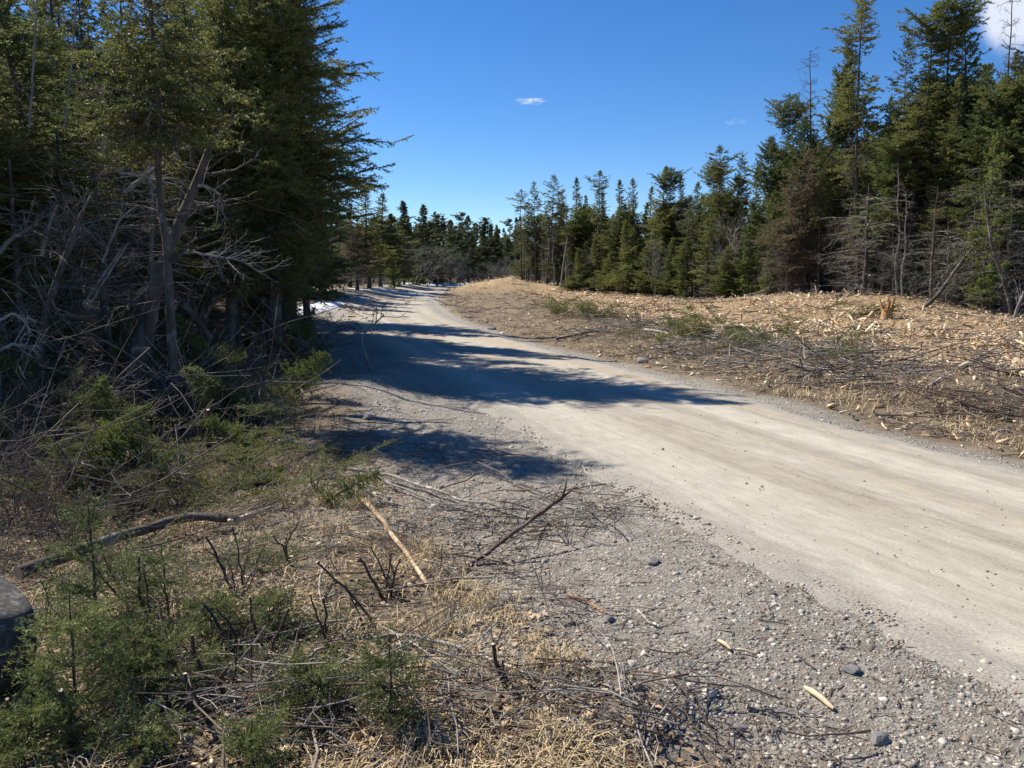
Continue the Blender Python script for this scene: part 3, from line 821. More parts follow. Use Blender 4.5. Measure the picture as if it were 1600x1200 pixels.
def left_wood():
    G = 'evergreens of the left-hand wood'
    for px, top, Y, kind, w, lab, kw in [
        (398, -215, 15.0, 'big_spruce', 1.0, 'big full olive-green spruce leaning over the left side of the road', dict(rz=1.0)),
        (430, 60, 18.5, 'big_spruce_dark', .80, 'dark spruce just right of the big full one at the left roadside', dict(rz=2.2)),
        (335, -20, 13.8, 'big_spruce_dark', .85, 'dark spruce just left of the big full one at the roadside', {}),
        (290, -40, 15.0, 'ragged_spruce', .9, 'ragged spruce with bare lower trunk left of the big full spruce', {}),
        (228, -105, 9.6, 'ragged_low', 1.0, 'lichen-hung ragged spruce with a dark low bough near the top left corner', {}),
        (38, -20, 12.0, 'ragged_spruce', 1.15, 'spruce with a dark thick trunk at the far left', {}),
        (-60, 0, 12.5, 'big_spruce_dark', .8, 'dark spruce cut off by the left edge of the photo', {}),
        (215, -80, 19, 'big_spruce_dark', 1.0, 'dark full spruce behind the straight thin grey stem on the left', {}),
        (80, -80, 18, 'big_spruce_dark', 1.0, 'dark full spruce behind the thick trunk at the far left', {}),
        (-150, 60, 11.0, 'big_spruce_dark', .8, 'unseen dark spruce beyond the left edge, added to shade the verge', {}),  # spruces beyond the left edge are out of view, added to cast shade
        (-250, 20, 9.6, 'big_spruce_dark', .8, 'second unseen dark spruce beyond the left edge, added to shade the verge', {}),
        (-350, 0, 9.2, 'big_spruce_dark', .8, 'third unseen dark spruce beyond the left edge, added to shade the verge', {}),
        (-210, -60, 12.6, 'big_spruce_dark', .9, 'fourth unseen dark spruce beyond the left edge, added to shade the verge', {}),
        (-330, -80, 11.4, 'big_spruce_dark', .9, 'fifth unseen dark spruce beyond the left edge, added to shade the verge', {}),
        (-440, 40, 8.4, 'ragged_spruce', .7, 'unseen ragged spruce farthest beyond the left edge, added to shade the verge', {}),
        (60, 40, 14.5, 'big_spruce_dark', .75, 'dense spruce between the thick trunk and the lichen-hung ragged spruce', {}),
        (190, 60, 15.5, 'big_spruce_dark', .75, 'dense spruce right of the lichen-hung ragged spruce', {}),
        (265, 10, 17.0, 'big_spruce', .8, 'olive spruce left of the big full one', {}),
        (-30, 60, 11.2, 'big_spruce_dark', .7, 'dense dark spruce with low boughs at the left edge', {}),
        (450, 205, 22, 'big_spruce_dark', .6, 'lower dark spruce at the right end of the left roadside group', {}),
        (432, 260, 20, 'big_spruce', .5, 'short spruce with drooping low boughs beside the left roadside', {}),
        (400, 230, 16.5, 'big_spruce', .6, 'short olive spruce under the right flank of the big full spruce', {}),
    ]:
        tree_px(kind, px, top, Y, lab, G, w, **kw)
    for px, top, Y, kind, w, lab in [
        (300, 130, 14.0, 'snag_dark', 1.0, 'grey dead spruce with bare twigs under the big full spruce'),
        (190, 120, 13.5, 'snag_dark', .9, 'dead spruce with tangled pale branches left of the leaning dead trunk'),
        (95, 200, 12.0, 'snag_lichen', 1.0, 'short dead tree with pale forked branches near the left edge'),
        (10, 250, 11.0, 'snag_lichen', .9, 'lichen-grey dead tree touching the left edge of the photo'),
        (365, 300, 15.0, 'snag_dark', .9, 'low dead spruce with a fan of grey twigs beside the leaning dead trunk'),
        (250, 220, 16.0, 'snag_dark', .9, 'dead grey spruce in the shade behind the leaning dead trunk'),
        (60, 150, 14.5, 'snag_dark', .9, 'dead grey spruce in the shade behind the thick trunk at the far left'),
        (155, 260, 11.8, 'snag_lichen', .8, 'short pale dead tree with arching twigs left of centre in the left wood'),
    ]:
        tree_px(kind, px, top, Y, lab, 'dead trees of the left-hand wood', w)
    r = np.random.default_rng(31)
    for Y0, add, st in ((21, -60, 52), (26, -20, 60)):
        for px in np.arange(-170, 470, st):
            q = px + r.normal() * 9
            tree_px(['big_spruce_dark', 'cone_a', 'cone_b', 'far_a'][r.integers(4)] if Y0 < 28 else ['far_a', 'far_b'][r.integers(2)], q, add + r.random() * 60 - 40, Y0 + r.normal(), 'dark spruce in the shade at the back of the left-hand wood', 'shaded spruces at the back of the left-hand wood', 1.0)
    # along the far left side of the road
    G3 = 'evergreens along the far bend of the road'
    for px, top, Y, kind, w, lab in [
        (498, 300, 36, 'young_spruce', 1.0, 'olive spruce at the left end of the far tree line'),
        (514, 272, 42, 'snag_far', 1.2, 'pale grey dead tree rising at the left end of the far tree line'),
        (527, 285, 44, 'snag_far', 1.1, 'second pale grey dead tree at the left end of the far tree line'),
        (505, 335, 40, 'olive_a', .9, 'olive spruce in front of the pale grey dead trees'),
        (545, 318, 46, 'cone_b', .9, 'spruce between the pale dead trees and the first dark pointed spruce'),
        (573, 290, 46, 'cone_a', 1.35, 'first dark pointed spruce of the far tree line'),
        (592, 303, 49, 'cone_b', 1.35, 'dark pointed spruce second in the far tree line'),
        (556, 345, 43, 'brown_a', 1.0, 'grey-brown dying spruce below the first dark pointed spruce'),
        (612, 335, 55, 'far_a', 1.35, 'low dark spruce left of the twin slim spruces on the far bend'),
        (637, 314, 66, 'far_a', 1.35, 'left one of the twin slim spruces on the far bend'),
        (660, 321, 68, 'far_a', 1.35, 'right one of the twin slim spruces on the far bend'),
        (690, 336, 74, 'far_b', 1.35, 'blunt spruce right of the twin slim spruces on the far bend'),
        (703, 345, 78, 'far_a', .9, 'small spruce left of the middle pair on the far bend'),
        (717, 333, 78, 'far_c', 1.0, 'thin-topped spruce of the middle pair on the far bend'),
        (731, 338, 82, 'far_a', 1.35, 'fuller spruce of the middle pair on the far bend'),
        (755, 341, 84, 'far_b', 1.2, 'broad dark spruce at the right end of the far tree line'),
        (772, 362, 90, 'far_a', 1.0, 'low dark spruce beside the gap at the far end of the road'),
        (792, 372, 95, 'far_b', 1.0, 'small distant spruce in the gap at the far end of the road'),
        (615, 395, 50, 'lime_fir', 1.0, 'young green fir at the left of the far bend'),
        (682, 385, 66, 'far_a', .8, 'young dark green spruce standing by the snow on the far bend'),
        (650, 408, 62, 'young_spruce', .9, 'low young spruce behind the snow on the far bend'),
    ]:
        tree_px(kind, px, top, Y, lab, G3 if 'snag' not in kind else None, w)
    for px, top, Y, lab in [
        (622, 360, 56, 'leafless grey tree left of the young green fir on the far bend'),
        (645, 362, 60, 'leafless grey tree under the twin slim spruces on the far bend'),
        (668, 358, 64, 'leafless reddish grey tree right below the twin slim spruces'),
        (705, 368, 70, 'leafless grey tree below the middle pair on the far bend'),
        (725, 380, 72, 'leafless grey tree leaning toward the road on the far bend'),
        (765, 385, 76, 'bare bushy tree beside the gap at the far end of the road'),
        (785, 390, 74, 'bare bushy tree behind the far chip mound'),
        (800, 380, 78, 'bare bushy tree left of the first tufted thin trunk'),
        (585, 385, 50, 'leafless grey tree before the dark pointed spruces'),
        (535, 385, 41, 'leafless grey tree behind the left snow patch'),
    ]:
        tree_px('bare_far', px, top + 24, Y, lab, 'leafless trees along the far bend', 1.0)
    for Y0, add, st in ((90, 343, 14), (58, 338, 15), (72, 350, 14)):
        for px in np.arange(470 if Y0 < 60 else 560, 625 if Y0 < 60 else (690 if Y0 < 80 else 870), st):
            q = px + r.normal() * 5
            tree_px(['far_a', 'far_b', 'far_c'][r.integers(3)], q, add + r.random() * 25, Y0 + r.normal() * 3, 'small dark spruce at the back of the far tree line', 'spruces at the back of the far tree line', 1.0)


right_wood(); left_wood()


def far_wood():
    """the wood beyond the bend, one mass in the distance"""
    r = np.random.default_rng(66); mb = MB(); src = []
    for pn, me in P['far_low'][1]:
        V = np.empty(len(me.vertices) * 3, np.float32); me.vertices.foreach_get('co', V); V = V.reshape(-1, 3)
        li = np.empty(len(me.loops), np.int32); me.loops.foreach_get('vertex_index', li)
        lt = np.empty(len(me.polygons), np.int32); me.polygons.foreach_get('loop_total', lt)
        ls = np.empty(len(me.polygons), np.int32); me.polygons.foreach_get('loop_start', ls)
        for k, mi in ((3, 1), (4, 0)):
            s_ = ls[lt == k]
            if len(s_): src.append((V, li[s_[:, None] + np.arange(k)], mi))
    spots = [(px, Y, 1.0) for Y in (112, 124) for px in np.arange(430, 1000, 12)] + [(px, 26 + 34 * (1 - (px - 1000) / 700) + 26, .9) for px in np.arange(880, 1760, 16)] + [(px, 38, 1.0) for px in np.arange(-200, 480, 22)]
    for px, Y, w in spots:
        q = px + r.normal() * 4; y = Y + r.normal() * 2; x = at(q, 430, y)[0]; s = w * r.uniform(.75, 1.05) * (.9 if Y > 100 else 1.0)
        a = r.random() * 6.28; ca, sa = math.cos(a), math.sin(a); z = float(T(x, y, False))
        for V, Fc, mi in src:
            mb.add(np.stack([(V[:, 0] * ca - V[:, 1] * sa) * s + x, (V[:, 0] * sa + V[:, 1] * ca) * s + y, V[:, 2] * s + z], 1), Fc, mi)
    tag(ob('far_wood', mb.mesh('far_wood', [M['bark'], M['needle_far']])), 'dark wood closing the view behind the nearer trees', 'wood', kind='stuff')


far_wood()

# ------------------------------------------------------------------ loose cover nobody could count
def field(rng, n, y0, y1, wide=.72, pad=1.2):
    y = np.exp(rng.uniform(math.log(y0), math.log(y1), n))
    x = rng.uniform(-1, 1, n) * (wide * y + pad)
    return x, y


def ucoord(x, y):
    yc = np.clip(y, -30, 130); return x - cx(yc), hwid(yc)


_ph = (1 + 5 ** .5) / 2
ICO_V = norm(np.array([(-1, _ph, 0), (1, _ph, 0), (-1, -_ph, 0), (1, -_ph, 0), (0, -1, _ph), (0, 1, _ph), (0, -1, -_ph), (0, 1, -_ph), (_ph, 0, -1), (_ph, 0, 1), (-_ph, 0, -1), (-_ph, 0, 1)], float))
ICO_F = np.array([(0, 11, 5), (0, 5, 1), (0, 1, 7), (0, 7, 10), (0, 10, 11), (1, 5, 9), (5, 11, 4), (11, 10, 2), (10, 7, 6), (7, 1, 8), (3, 9, 4), (3, 4, 2), (3, 2, 6), (3, 6, 8), (3, 8, 9), (4, 9, 5), (2, 4, 11), (6, 2, 10), (8, 6, 7), (9, 8, 1)])


def pebbles(mb, x, y, s, rng):
    n = len(x)
    V = ICO_V[None] * (1 + rng.normal(size=(n, 12, 1)) * .24) * (s[:, None] * rng.uniform(.6, 1.2, (n, 3)))[:, None, :] * np.array([1, 1, .7])
    a = rng.random(n) * 6.28; ca, sa = np.cos(a)[:, None], np.sin(a)[:, None]
    X = V[..., 0] * ca - V[..., 1] * sa; Yv = V[..., 0] * sa + V[..., 1] * ca
    u_, h_ = ucoord(x, y)
    zr = T(x, y, False) + .021 + .0012 * np.maximum(y, 0) - .055 * sstep(.88, 1.16, np.abs(u_) / h_)
    z = np.maximum(T(x, y), np.where(np.abs(u_) < h_ * 1.2, zr, -9)) - s * .1
    V = np.stack([X + x[:, None], Yv + y[:, None], V[..., 2] + z[:, None]], -1)
    mb.add(V, (ICO_F[None] + (np.arange(n) * 12)[:, None, None]).reshape(-1, 3))


def slivers(mb, x, y, L, w, h, rng, pitch=.3, lift=.02):
    n = len(x); c = np.array([(i, j, k) for i in (-.5, .5) for j in (-.5, .5) for k in (-.5, .5)])
    V = c[None] * np.stack([L, w, h], 1)[:, None]
    tp = rng.uniform(.15, 1, n)          # taper one end
    V[:, :, 1] *= np.where(c[None, :, 0] > 0, tp[:, None], 1)
    p = rng.normal(size=n) * pitch; ro = rng.normal(size=n) * .5; a = rng.random(n) * 6.28
    cr, sr = np.cos(ro)[:, None], np.sin(ro)[:, None]
    V[..., 1], V[..., 2] = V[..., 1] * cr - V[..., 2] * sr, V[..., 1] * sr + V[..., 2] * cr
    cp, sp_ = np.cos(p)[:, None], np.sin(p)[:, None]
    V[..., 0], V[..., 2] = V[..., 0] * cp - V[..., 2] * sp_, V[..., 0] * sp_ + V[..., 2] * cp
    ca, sa = np.cos(a)[:, None], np.sin(a)[:, None]
    V[..., 0], V[..., 1] = V[..., 0] * ca - V[..., 1] * sa, V[..., 0] * sa + V[..., 1] * ca
    V[..., 0] += x[:, None]; V[..., 1] += y[:, None]
    V[..., 2] += (T(x, y, False) + lift * rng.random(n) + L * np.abs(np.sin(p)) * .35)[:, None]
    Fq = np.array([(0, 1, 3, 2), (4, 6, 7, 5), (0, 4, 5, 1), (2, 3, 7, 6), (0, 2, 6, 4), (1, 5, 7, 3)])
    mb.add(V, (Fq[None] + (np.arange(n) * 8)[:, None, None]).reshape(-1, 4))


def lying(x, y, L, rng, k=5, lift=.03, gn=.12, arch=.05):
    n = len(x); a = rng.random(n) * 6.28; q = np.linspace(-.5, .5, k)
    w = np.cumsum(rng.normal(size=(n, k)) * gn / k, 1) * L[:, None]
    X = x[:, None] + np.cos(a)[:, None] * q * L[:, None] - np.sin(a)[:, None] * w
    Y = y[:, None] + np.sin(a)[:, None] * q * L[:, None] + np.cos(a)[:, None] * w
    Z = T(X, Y, False) + lift * rng.random(n)[:, None] + (rng.normal(size=n) * arch * L)[:, None] * q * 2 + np.abs(rng.normal(size=n) * arch * L)[:, None]
    return np.stack([X, Y, Z], -1)


def stuff(name, mb, mats, label, cat, smooth=False):
    return tag(ob(name, mb.mesh(name, [M[q] for q in mats], smooth)), label, cat, kind='stuff')


def build_cover():
    r = np.random.default_rng(101)
    # gravel
    x, y = field(r, 330000, 1.4, 26); u, h = ucoord(x, y)
    gr, ch, fl = zones(x, y)
    k = (gr > .2 + .5 * r.random(len(x))) & (np.abs(u) > h * .93) | ((np.abs(u) / h > 1 - .42 * r.random(len(x)) ** 2.6) & (np.abs(u) < h) & (r.random(len(x)) < .35))
    x, y = x[k], y[k]; s = np.exp(r.normal(math.log(.0050), .58, len(x))) * (1 + .03 * y) * .82; s = np.clip(s, .002, .026); s[np.abs(u[k]) < h[k] * .93] *= .6
    mb = MB(); pebbles(mb, x, y, s, r)
    x, y = field(r, 9000, 1.4, 16); u, h = ucoord(x, y); k = (u < -h - 1.2) & (r.random(len(x)) < .6); x, y = x[k], y[k]
    pebbles(mb, x, y, np.clip(np.exp(r.normal(math.log(.012), .5, len(x))), .004, .05), r)
    stuff('gravel', mb, ['stones'], 'grey gravel and pebbles along the shoulder of the dirt road', 'gravel')
    x, y = field(r, 9000, 1.6, 30); u, h = ucoord(x, y); k = (np.abs(u) < h * .95) & (r.random(len(x)) < .30 + .5 * np.exp(-((u + .25) / .25) ** 2)); x, y = x[k], y[k]
    mb = MB(); pebbles(mb, x, y, np.clip(np.exp(r.normal(math.log(.006), .45, len(x))), .003, .025), r)
    o = stuff('road_pebbles', mb, ['stones'], 'small loose pebbles scattered on the packed road surface', 'pebbles')
    # wood chips
    x, y = field(r, 190000, 9, 64); gr, ch, fl = zones(x, y); k = ch * np.clip(.5 + 1.5 * fbm(x, y, 1.7, 55), 0.08, 1) > r.random(len(x)) * .8; x, y = x[k], y[k]
    n = len(x); L = np.clip(np.exp(r.normal(math.log(.080), .65, n)), .025, .6)
    mb = MB(); slivers(mb, x, y, L, np.clip(L * r.uniform(.08, .34, n), .010, .08), r.uniform(.006, .02, n), r, .38, .09)
    x, y = field(r, 14000, 4, 45); u, h = ucoord(x, y); k = (u > h + .4) & (r.random(len(x)) < .35) & (x < wood_edge_x(y) + 1); x, y = x[k], y[k]; n = len(x)
    L = r.uniform(.03, .16, n); slivers(mb, x, y, L, L * r.uniform(.15, .5, n), r.uniform(.006, .02, n), r, .3, .03)
    x, y = field(r, 9000, 1.6, 12); u, h = ucoord(x, y); k = (u < -h - 1.7) & (x > -.66 * y - 1) & (fbm(x, y, .8, 58) > -.05) & (r.random(len(x)) < .22); x, y = x[k], y[k]; n = len(x)
    L = r.uniform(.012, .05, n); slivers(mb, x, y, L, L * r.uniform(.15, .5, n), r.uniform(.003, .008, n), r, .3, .03)
    stuff('wood_chips', mb, ['chips'], 'pale shredded wood chips spread over the cleared ground', 'wood chips')
    # twig litter
    mb = MB()
    def twigs(n, y0, y1, sel, l0, l1, r0, side=2, lift=.04, arch=.05):
        x, y = field(r, n, y0, y1); u, h = ucoord(x, y); k = sel(x, y, u, h) ; x, y = x[k], y[k]; n = len(x)
        L = np.exp(r.uniform(math.log(l0), math.log(l1), n)); Q = lying(x, y, L, r, 5, lift, .35, arch)
        R_ = r0 * (.5 + r.random(n)) * (1 + .03 * y)
        tubes(mb, Q, R_[:, None] * np.linspace(1, .45, 5)[None], 4)
        i = np.repeat(np.arange(n), side); m_ = len(i)
        S = sprout(Q, i, r.random(m_), L[i] * r.uniform(.15, .5, m_), np.full(m_, .7), r, 4, .3, .15)
        tubes(mb, S, (R_[i] * .5)[:, None] * np.linspace(1, .4, 4)[None], 3)
    ln = lambda x, y, u, h: (u < -h - .9 - .5 * r.random(len(x))) & (fbm(x, y, .9, 61) + .35 > r.random(len(x)) * .9)
    twigs(26000, 1.5, 14, ln, .03, .28, .0024, 2)
    twigs(1000, 1.6, 12, ln, .25, .9, .0048, 3, .08, .06)
    twigs(6500, 1.5, 9, lambda x, y, u, h: (u < -h - .05) & (r.random(len(x)) < .5), .03, .2, .0025, 0, .01, .02)
    rv = lambda x, y, u, h: (u > h + .45 + .4 * r.random(len(x))) & (u < h + 6.0) & (fbm(x, y, 1.1, 63) + .45 > r.random(len(x)) * .9)
    twigs(42000, 4.5, 50, rv, .06, .6, .0045, 2)
    twigs(1500, 5, 45, rv, .4, 1.4, .008, 3, .15, .10)
    twigs(5000, 9, 60, lambda x, y, u, h: (u > h + 4) & (x < wood_edge_x(y) + 2), .2, 1.2, .008, 1, .12, .07)
    twigs(4000, 9, 40, lambda x, y, u, h: (x < -4) , .2, 1.2, .007, 3, .3, .15)
    stuff('twig_litter', mb, ['twigs'], 'brown twigs and broken sticks littering both verges', 'twigs')
    # dead grass
    mb = MB()
    def grass(n, y0, y1, sel, per, hgt, wd, lean, sp):
        x, y = field(r, n, y0, y1); u, h = ucoord(x, y); k = sel(x, y, u, h); x, y = x[k], y[k]
        td = r.random(len(x)) * 6.28
        i = np.repeat(np.arange(len(x)), per); m_ = len(i)
        bx = x[i] + r.normal(size=m_) * sp; by = y[i] + r.normal(size=m_) * sp; bz = T(bx, by, False) - .01
        H = hgt * r.uniform(.35, 1.2, m_); a = td[i] + r.normal(size=m_) * 1.2; le = np.clip(lean + r.normal(size=m_) * .35, 0, 1.6)
        dx, dy = np.cos(a), np.sin(a); px_, py_ = -dy * wd / 2, dx * wd / 2
        b0 = np.stack([bx, by, bz], 1)
        mid = b0 + np.stack([dx * np.sin(le * .5) * H * .5, dy * np.sin(le * .5) * H * .5, np.cos(le * .5) * H * .5], 1)
        tip = mid + np.stack([dx * np.sin(le) * H * .6, dy * np.sin(le) * H * .6, np.cos(le) * H * .35 - .02], 1)
        sd_ = np.stack([px_, py_, np.zeros(m_)], 1)
        V = np.stack([b0 - sd_, b0 + sd_, mid + sd_ * .8, mid - sd_ * .8, tip], 1)
        o_ = (np.arange(m_) * 5)[:, None]
        mb.add(V, np.array([[0, 1, 2, 3]]) + o_); 
        mb.F.append((np.array([[3, 2, 4]], np.int32) + o_.astype(np.int32) + (mb.n - m_ * 5), 0))
    grass(1500, 1.7, 11, lambda x, y, u, h: (u < -h - 1.75) & (fbm(x, y, 1.0, 71) > -.08), 34, .16, .0045, 1.25, .06)
    grass(260, 2.6, 12, lambda x, y, u, h: (u < -h - 1.8) & (fbm(x, y, 1.4, 72) > .08), 70, .24, .004, 1.05, .06)
    grass(9000, 5, 55, lambda x, y, u, h: (u > h + .8) & (u < h + 7) & (fbm(x, y, 1.6, 73) > -.2), 14, .20, .007, 1.25, .14)
    stuff('dead_grass', mb, ['grass'], 'flattened straw-coloured dead grass on the verges', 'grass')
    # dead leaves
    x, y = field(r, 15000, 1.5, 12); u, h = ucoord(x, y); k = (u < -h - 1.5) & (fbm(x, y, .9, 75) > -.25); x, y = x[k], y[k]; n = len(x)
    s = r.uniform(.010, .028, n); a = r.random(n) * 6.28
    c4 = np.array([(-1, -.1, 0), (-.1, -.6, .25), (1, 0, .1), (0, .6, .3)])[None] * s[:, None, None]; c4 = c4 * r.uniform(.6, 1.3, (n, 4, 1))
    V = np.stack([c4[..., 0] * np.cos(a)[:, None] - c4[..., 1] * np.sin(a)[:, None] + x[:, None], c4[..., 0] * np.sin(a)[:, None] + c4[..., 1] * np.cos(a)[:, None] + y[:, None],
                  c4[..., 2] + (T(x, y, False) + .006 + .015 * r.random(n))[:, None]], -1)
    mb = MB(); mb.add(V, np.arange(n * 4).reshape(-1, 4)); stuff('leaf_litter', mb, ['leaf'], 'dead brown leaves lying among the cut stems', 'leaves')
    # cut green boughs
    mb = MB()
    def boughs(x, y, l0, l1, npm, nl, nw, lift, arch):
        n = len(x); L = r.uniform(l0, l1, n); Q = lying(x, y, L, r, 6, lift, .25, arch)
        tubes(mb, Q, np.full((n, 1), .005) * np.linspace(1, .3, 6)[None], 3)
        foliage(mb, Q, L, r, .055, .42, .3, .09, npm, nl, nw, flat=.25, twr=.0018)
    x, y = field(r, 1500, 2.3, 9.5); u, h = ucoord(x, y)
    k = (u < -h - 1.7) & (fbm(x, y, .8, 81) > .10 + .35 * (x > -.35 * y + .6)) & (x > -5); boughs(x[k], y[k], .18, .55, 130, .019, .0045, .04, .06)
    stuff('cut_boughs', mb, ['twigs', 'bough'], 'light green fir boughs strewn among the cut stems in the foreground', 'boughs'); mb = MB()
    x, y = field(r, 650, 5.5, 14); u, h = ucoord(x, y)
    k = (u < -h - 2.0) & (x > -7) & (fbm(x, y, 1.5, 82) > -.1); boughs(x[k], y[k], .4, 1.1, 110, .022, .005, .22, .16)
    x, y = field(r, 420, 11, 40); u, h = ucoord(x, y)
    k = (u > h + 2.2) & (u < h + 6.5) & (fbm(x, y, 1.8, 83) > .12); boughs(x[k], y[k], .3, .9, 70, .035, .010, .15, .14)
    stuff('cut_boughs', mb, ['deadtwig', 'needle'], 'dark fir boughs strewn over the shaded left and the right verge', 'boughs')
    # undergrowth of the woods
    mb = MB()
    def brush(x, y, h0, h1, rad, side, lean=.35):
        n = len(x); H = r.uniform(h0, h1, n)
        d = norm(np.stack([r.normal(size=n) * lean, r.normal(size=n) * lean, np.ones(n)], 1)); q = np.linspace(0, 1, 5)[None, :, None]
        Q = np.stack([x, y, T(x, y, False) - .03], 1)[:, None] + d[:, None] * q * H[:, None, None]
        w = np.cumsum(r.normal(size=(n, 5, 3)) * .06, 1); w -= w[:, :1]; Q = Q + w * H[:, None, None]
        tubes(mb, Q, (rad * (1 + .02 * y))[:, None] * np.linspace(1, .35, 5)[None], 3)
        i = np.repeat(np.arange(n), side); m_ = len(i)
        S = sprout(Q, i, .15 + .85 * r.random(m_), H[i] * r.uniform(.2, .5, m_), np.full(m_, .75), r, 4, .35, .05)
        tubes(mb, S, (rad * (1 + .02 * y))[i][:, None] * .55 * np.linspace(1, .4, 4)[None], 3)
    x, y = field(r, 9000, 6.5, 40, .8); k = (x < -2.8 - .14 * y + fbm(x, y, 2, 91)) & (r.random(len(x)) < .7) & ((x < cx(y) - hwid(y) - 1.6)); brush(x[k], y[k], .2, .85, .0035 + 0 * x[k], 6)
    x, y = field(r, 9000, 24, 95, .8); we = wood_edge_x(y); k = (x > we - .3) & (x < we + 6) & (y > 22); brush(x[k], y[k], .3, 1.8, .004 + 0 * x[k], 5)
    x, y = field(r, 5000, 34, 95, .5); u, h = ucoord(x, y); k = (u < -h - 1.8) & (u > -h - 12); brush(x[k], y[k], .4, 2.0, .004 + 0 * x[k], 5)
    x, y = field(r, 2500, 10, 55, .8); u, h = ucoord(x, y); k = (u > h + 2) & (u < h + 6) & (fbm(x, y, 2, 93) > .1); brush(x[k], y[k], .15, .6, .003 + 0 * x[k], 4, .6)
    x, y = field(r, 2200, 2.4, 9); u, h = ucoord(x, y); k = (u < -h - 1.6) & (fbm(x, y, 1.2, 94) > -.05) & (x > -.62 * y - 1); brush(x[k], y[k], .08, .4, .0018 + 0 * x[k], 3, .5)
    x, y = field(r, 2600, 5.2, 12, .8); k = (x < -1.9 - .10 * y) & (fbm(x, y, 1.3, 97) > -.2); brush(x[k], y[k], .15, .6, .003 + 0 * x[k], 7, .8)
    stuff('undergrowth', mb, ['deadtwig'], 'dark leafless undergrowth along the foot of the woods', 'undergrowth')


build_cover()

# ------------------------------------------------------------------ single things lying and standing about
TR = np.random.default_rng(404)


def gp(px, py, lift=0.0):
    p = g(px, py); p[2] += lift; return p


def limb(pts, r0, r1, n=16, mat='bark_grey', side=8, cap=True, wob=.0, end='cutwood', jag=False):
    """one stick as a mesh: bark plus bare wood at its cut ends"""
    L = smoothline(pts, n)
    if wob: L[1:-1] += TR.normal(size=(n - 2, 3)) * wob
    mb = MB(); R_ = np.linspace(r0, r1, n) * (1 + TR.normal(size=n) * .05)
    tubes(mb, L, R_, side, 0, 1 if cap else False)
    return L, mb


def add_side(mb, L, n, ln, rad, t=(.2, .95), up=False, sub=0):
    P_ = L[None]; k = P_.shape[1]
    tt = t[0] + (t[1] - t[0]) * TR.random(n)
    S = sprout(P_, np.zeros(n, int), tt, ln * TR.uniform(.4, 1.1, n), TR.uniform(.5, 1.1, n), TR, 5, .12, .02)
    if not up: S[:, :, 2] = np.maximum(S[:, :, 2], T(S[:, :, 0], S[:, :, 1], False) + .004)
    tubes(mb, S, np.full((n, 1), rad) * np.linspace(1, .35, 5)[None], 5)
    if sub:
        i = np.repeat(np.arange(n), sub); m_ = len(i)
        S2 = sprout(S, i, TR.uniform(.25, .95, m_), ln * TR.uniform(.12, .4, m_), TR.uniform(.5, 1., m_), TR, 4, .3, .02)
        if not up: S2[:, :, 2] = np.maximum(S2[:, :, 2], T(S2[:, :, 0], S2[:, :, 1], False) + .003)
        tubes(mb, S2, np.full((m_, 1), rad * .5) * np.linspace(1, .4, 4)[None], 4)


def stick(name, label, cat, pts, r0, r1, mat='bark_grey', n=14, group=None, side=0, sl=.3, sr=.004, sub=0, up=False, wob=.003):
    L, mb = limb(pts, r0, r1, n, mat, wob=wob)
    if side: add_side(mb, L, side, sl, sr, up=up, sub=sub)
    return tag(ob(name, mb.mesh(name, [M[mat], M['cutwood']], True)), label, cat, group)


def splinter_end(o, p, d, r, ln, n=9, mat='cutwood'):
    mb = MB(); d = np.asarray(d, float) / np.linalg.norm(d)
    x = TR.normal(size=(n, 3)); x -= (x @ d)[:, None] * d
    x = norm(x) * r * TR.uniform(.2, .9, (n, 1))
    A = p + x - d * ln * .3; B = p + x * 1.15 + d * (ln * TR.uniform(.3, 1, (n, 1)))
    tubes(mb, np.stack([A, (A + B) / 2, B], 1), np.tile([r * .5, r * .35, r * .05], (n, 1)), 4)
    return ob('splintered_end', mb.mesh('splintered_end', [M[mat]]), o)


def rock(name, label, p, size, mat='rock', seed=0, group=None, cat='stone', sink=.25, sub=3):
    import bmesh
    bm = bmesh.new(); bmesh.ops.create_icosphere(bm, subdivisions=sub, radius=1)
    rr = np.random.default_rng(seed); off = rr.random(3) * 50
    pl = norm(rr.normal(size=(9, 3))); dd = rr.uniform(.62, .95, 9)
    for v in bm.verts:
        c = np.array(v.co)
        for q, w in zip(pl, dd):
            e = c @ q
            if e > w: c = c - q * (e - w) * .85
        c = c * (1 + .12 * fbm(c[0] * 1.3 + off[0] + c[2] * .7, c[1] * 1.3 + off[1] - c[2] * .9, .9, seed, 3))
        v.co = c
    me = bpy.data.meshes.new(name); bm.to_mesh(me); bm.free(); me.materials.append(M[mat])
    for f in me.polygons: f.use_smooth = sub > 3
    o = ob(name, me, None, (p[0], p[1], p[2] + size[2] * (1 - 2 * sink)))
    o.scale = size; o.rotation_euler = (0, 0, rr.random() * 6.28 if name != 'boulder' else .4)
    return tag(o, label, cat, group)


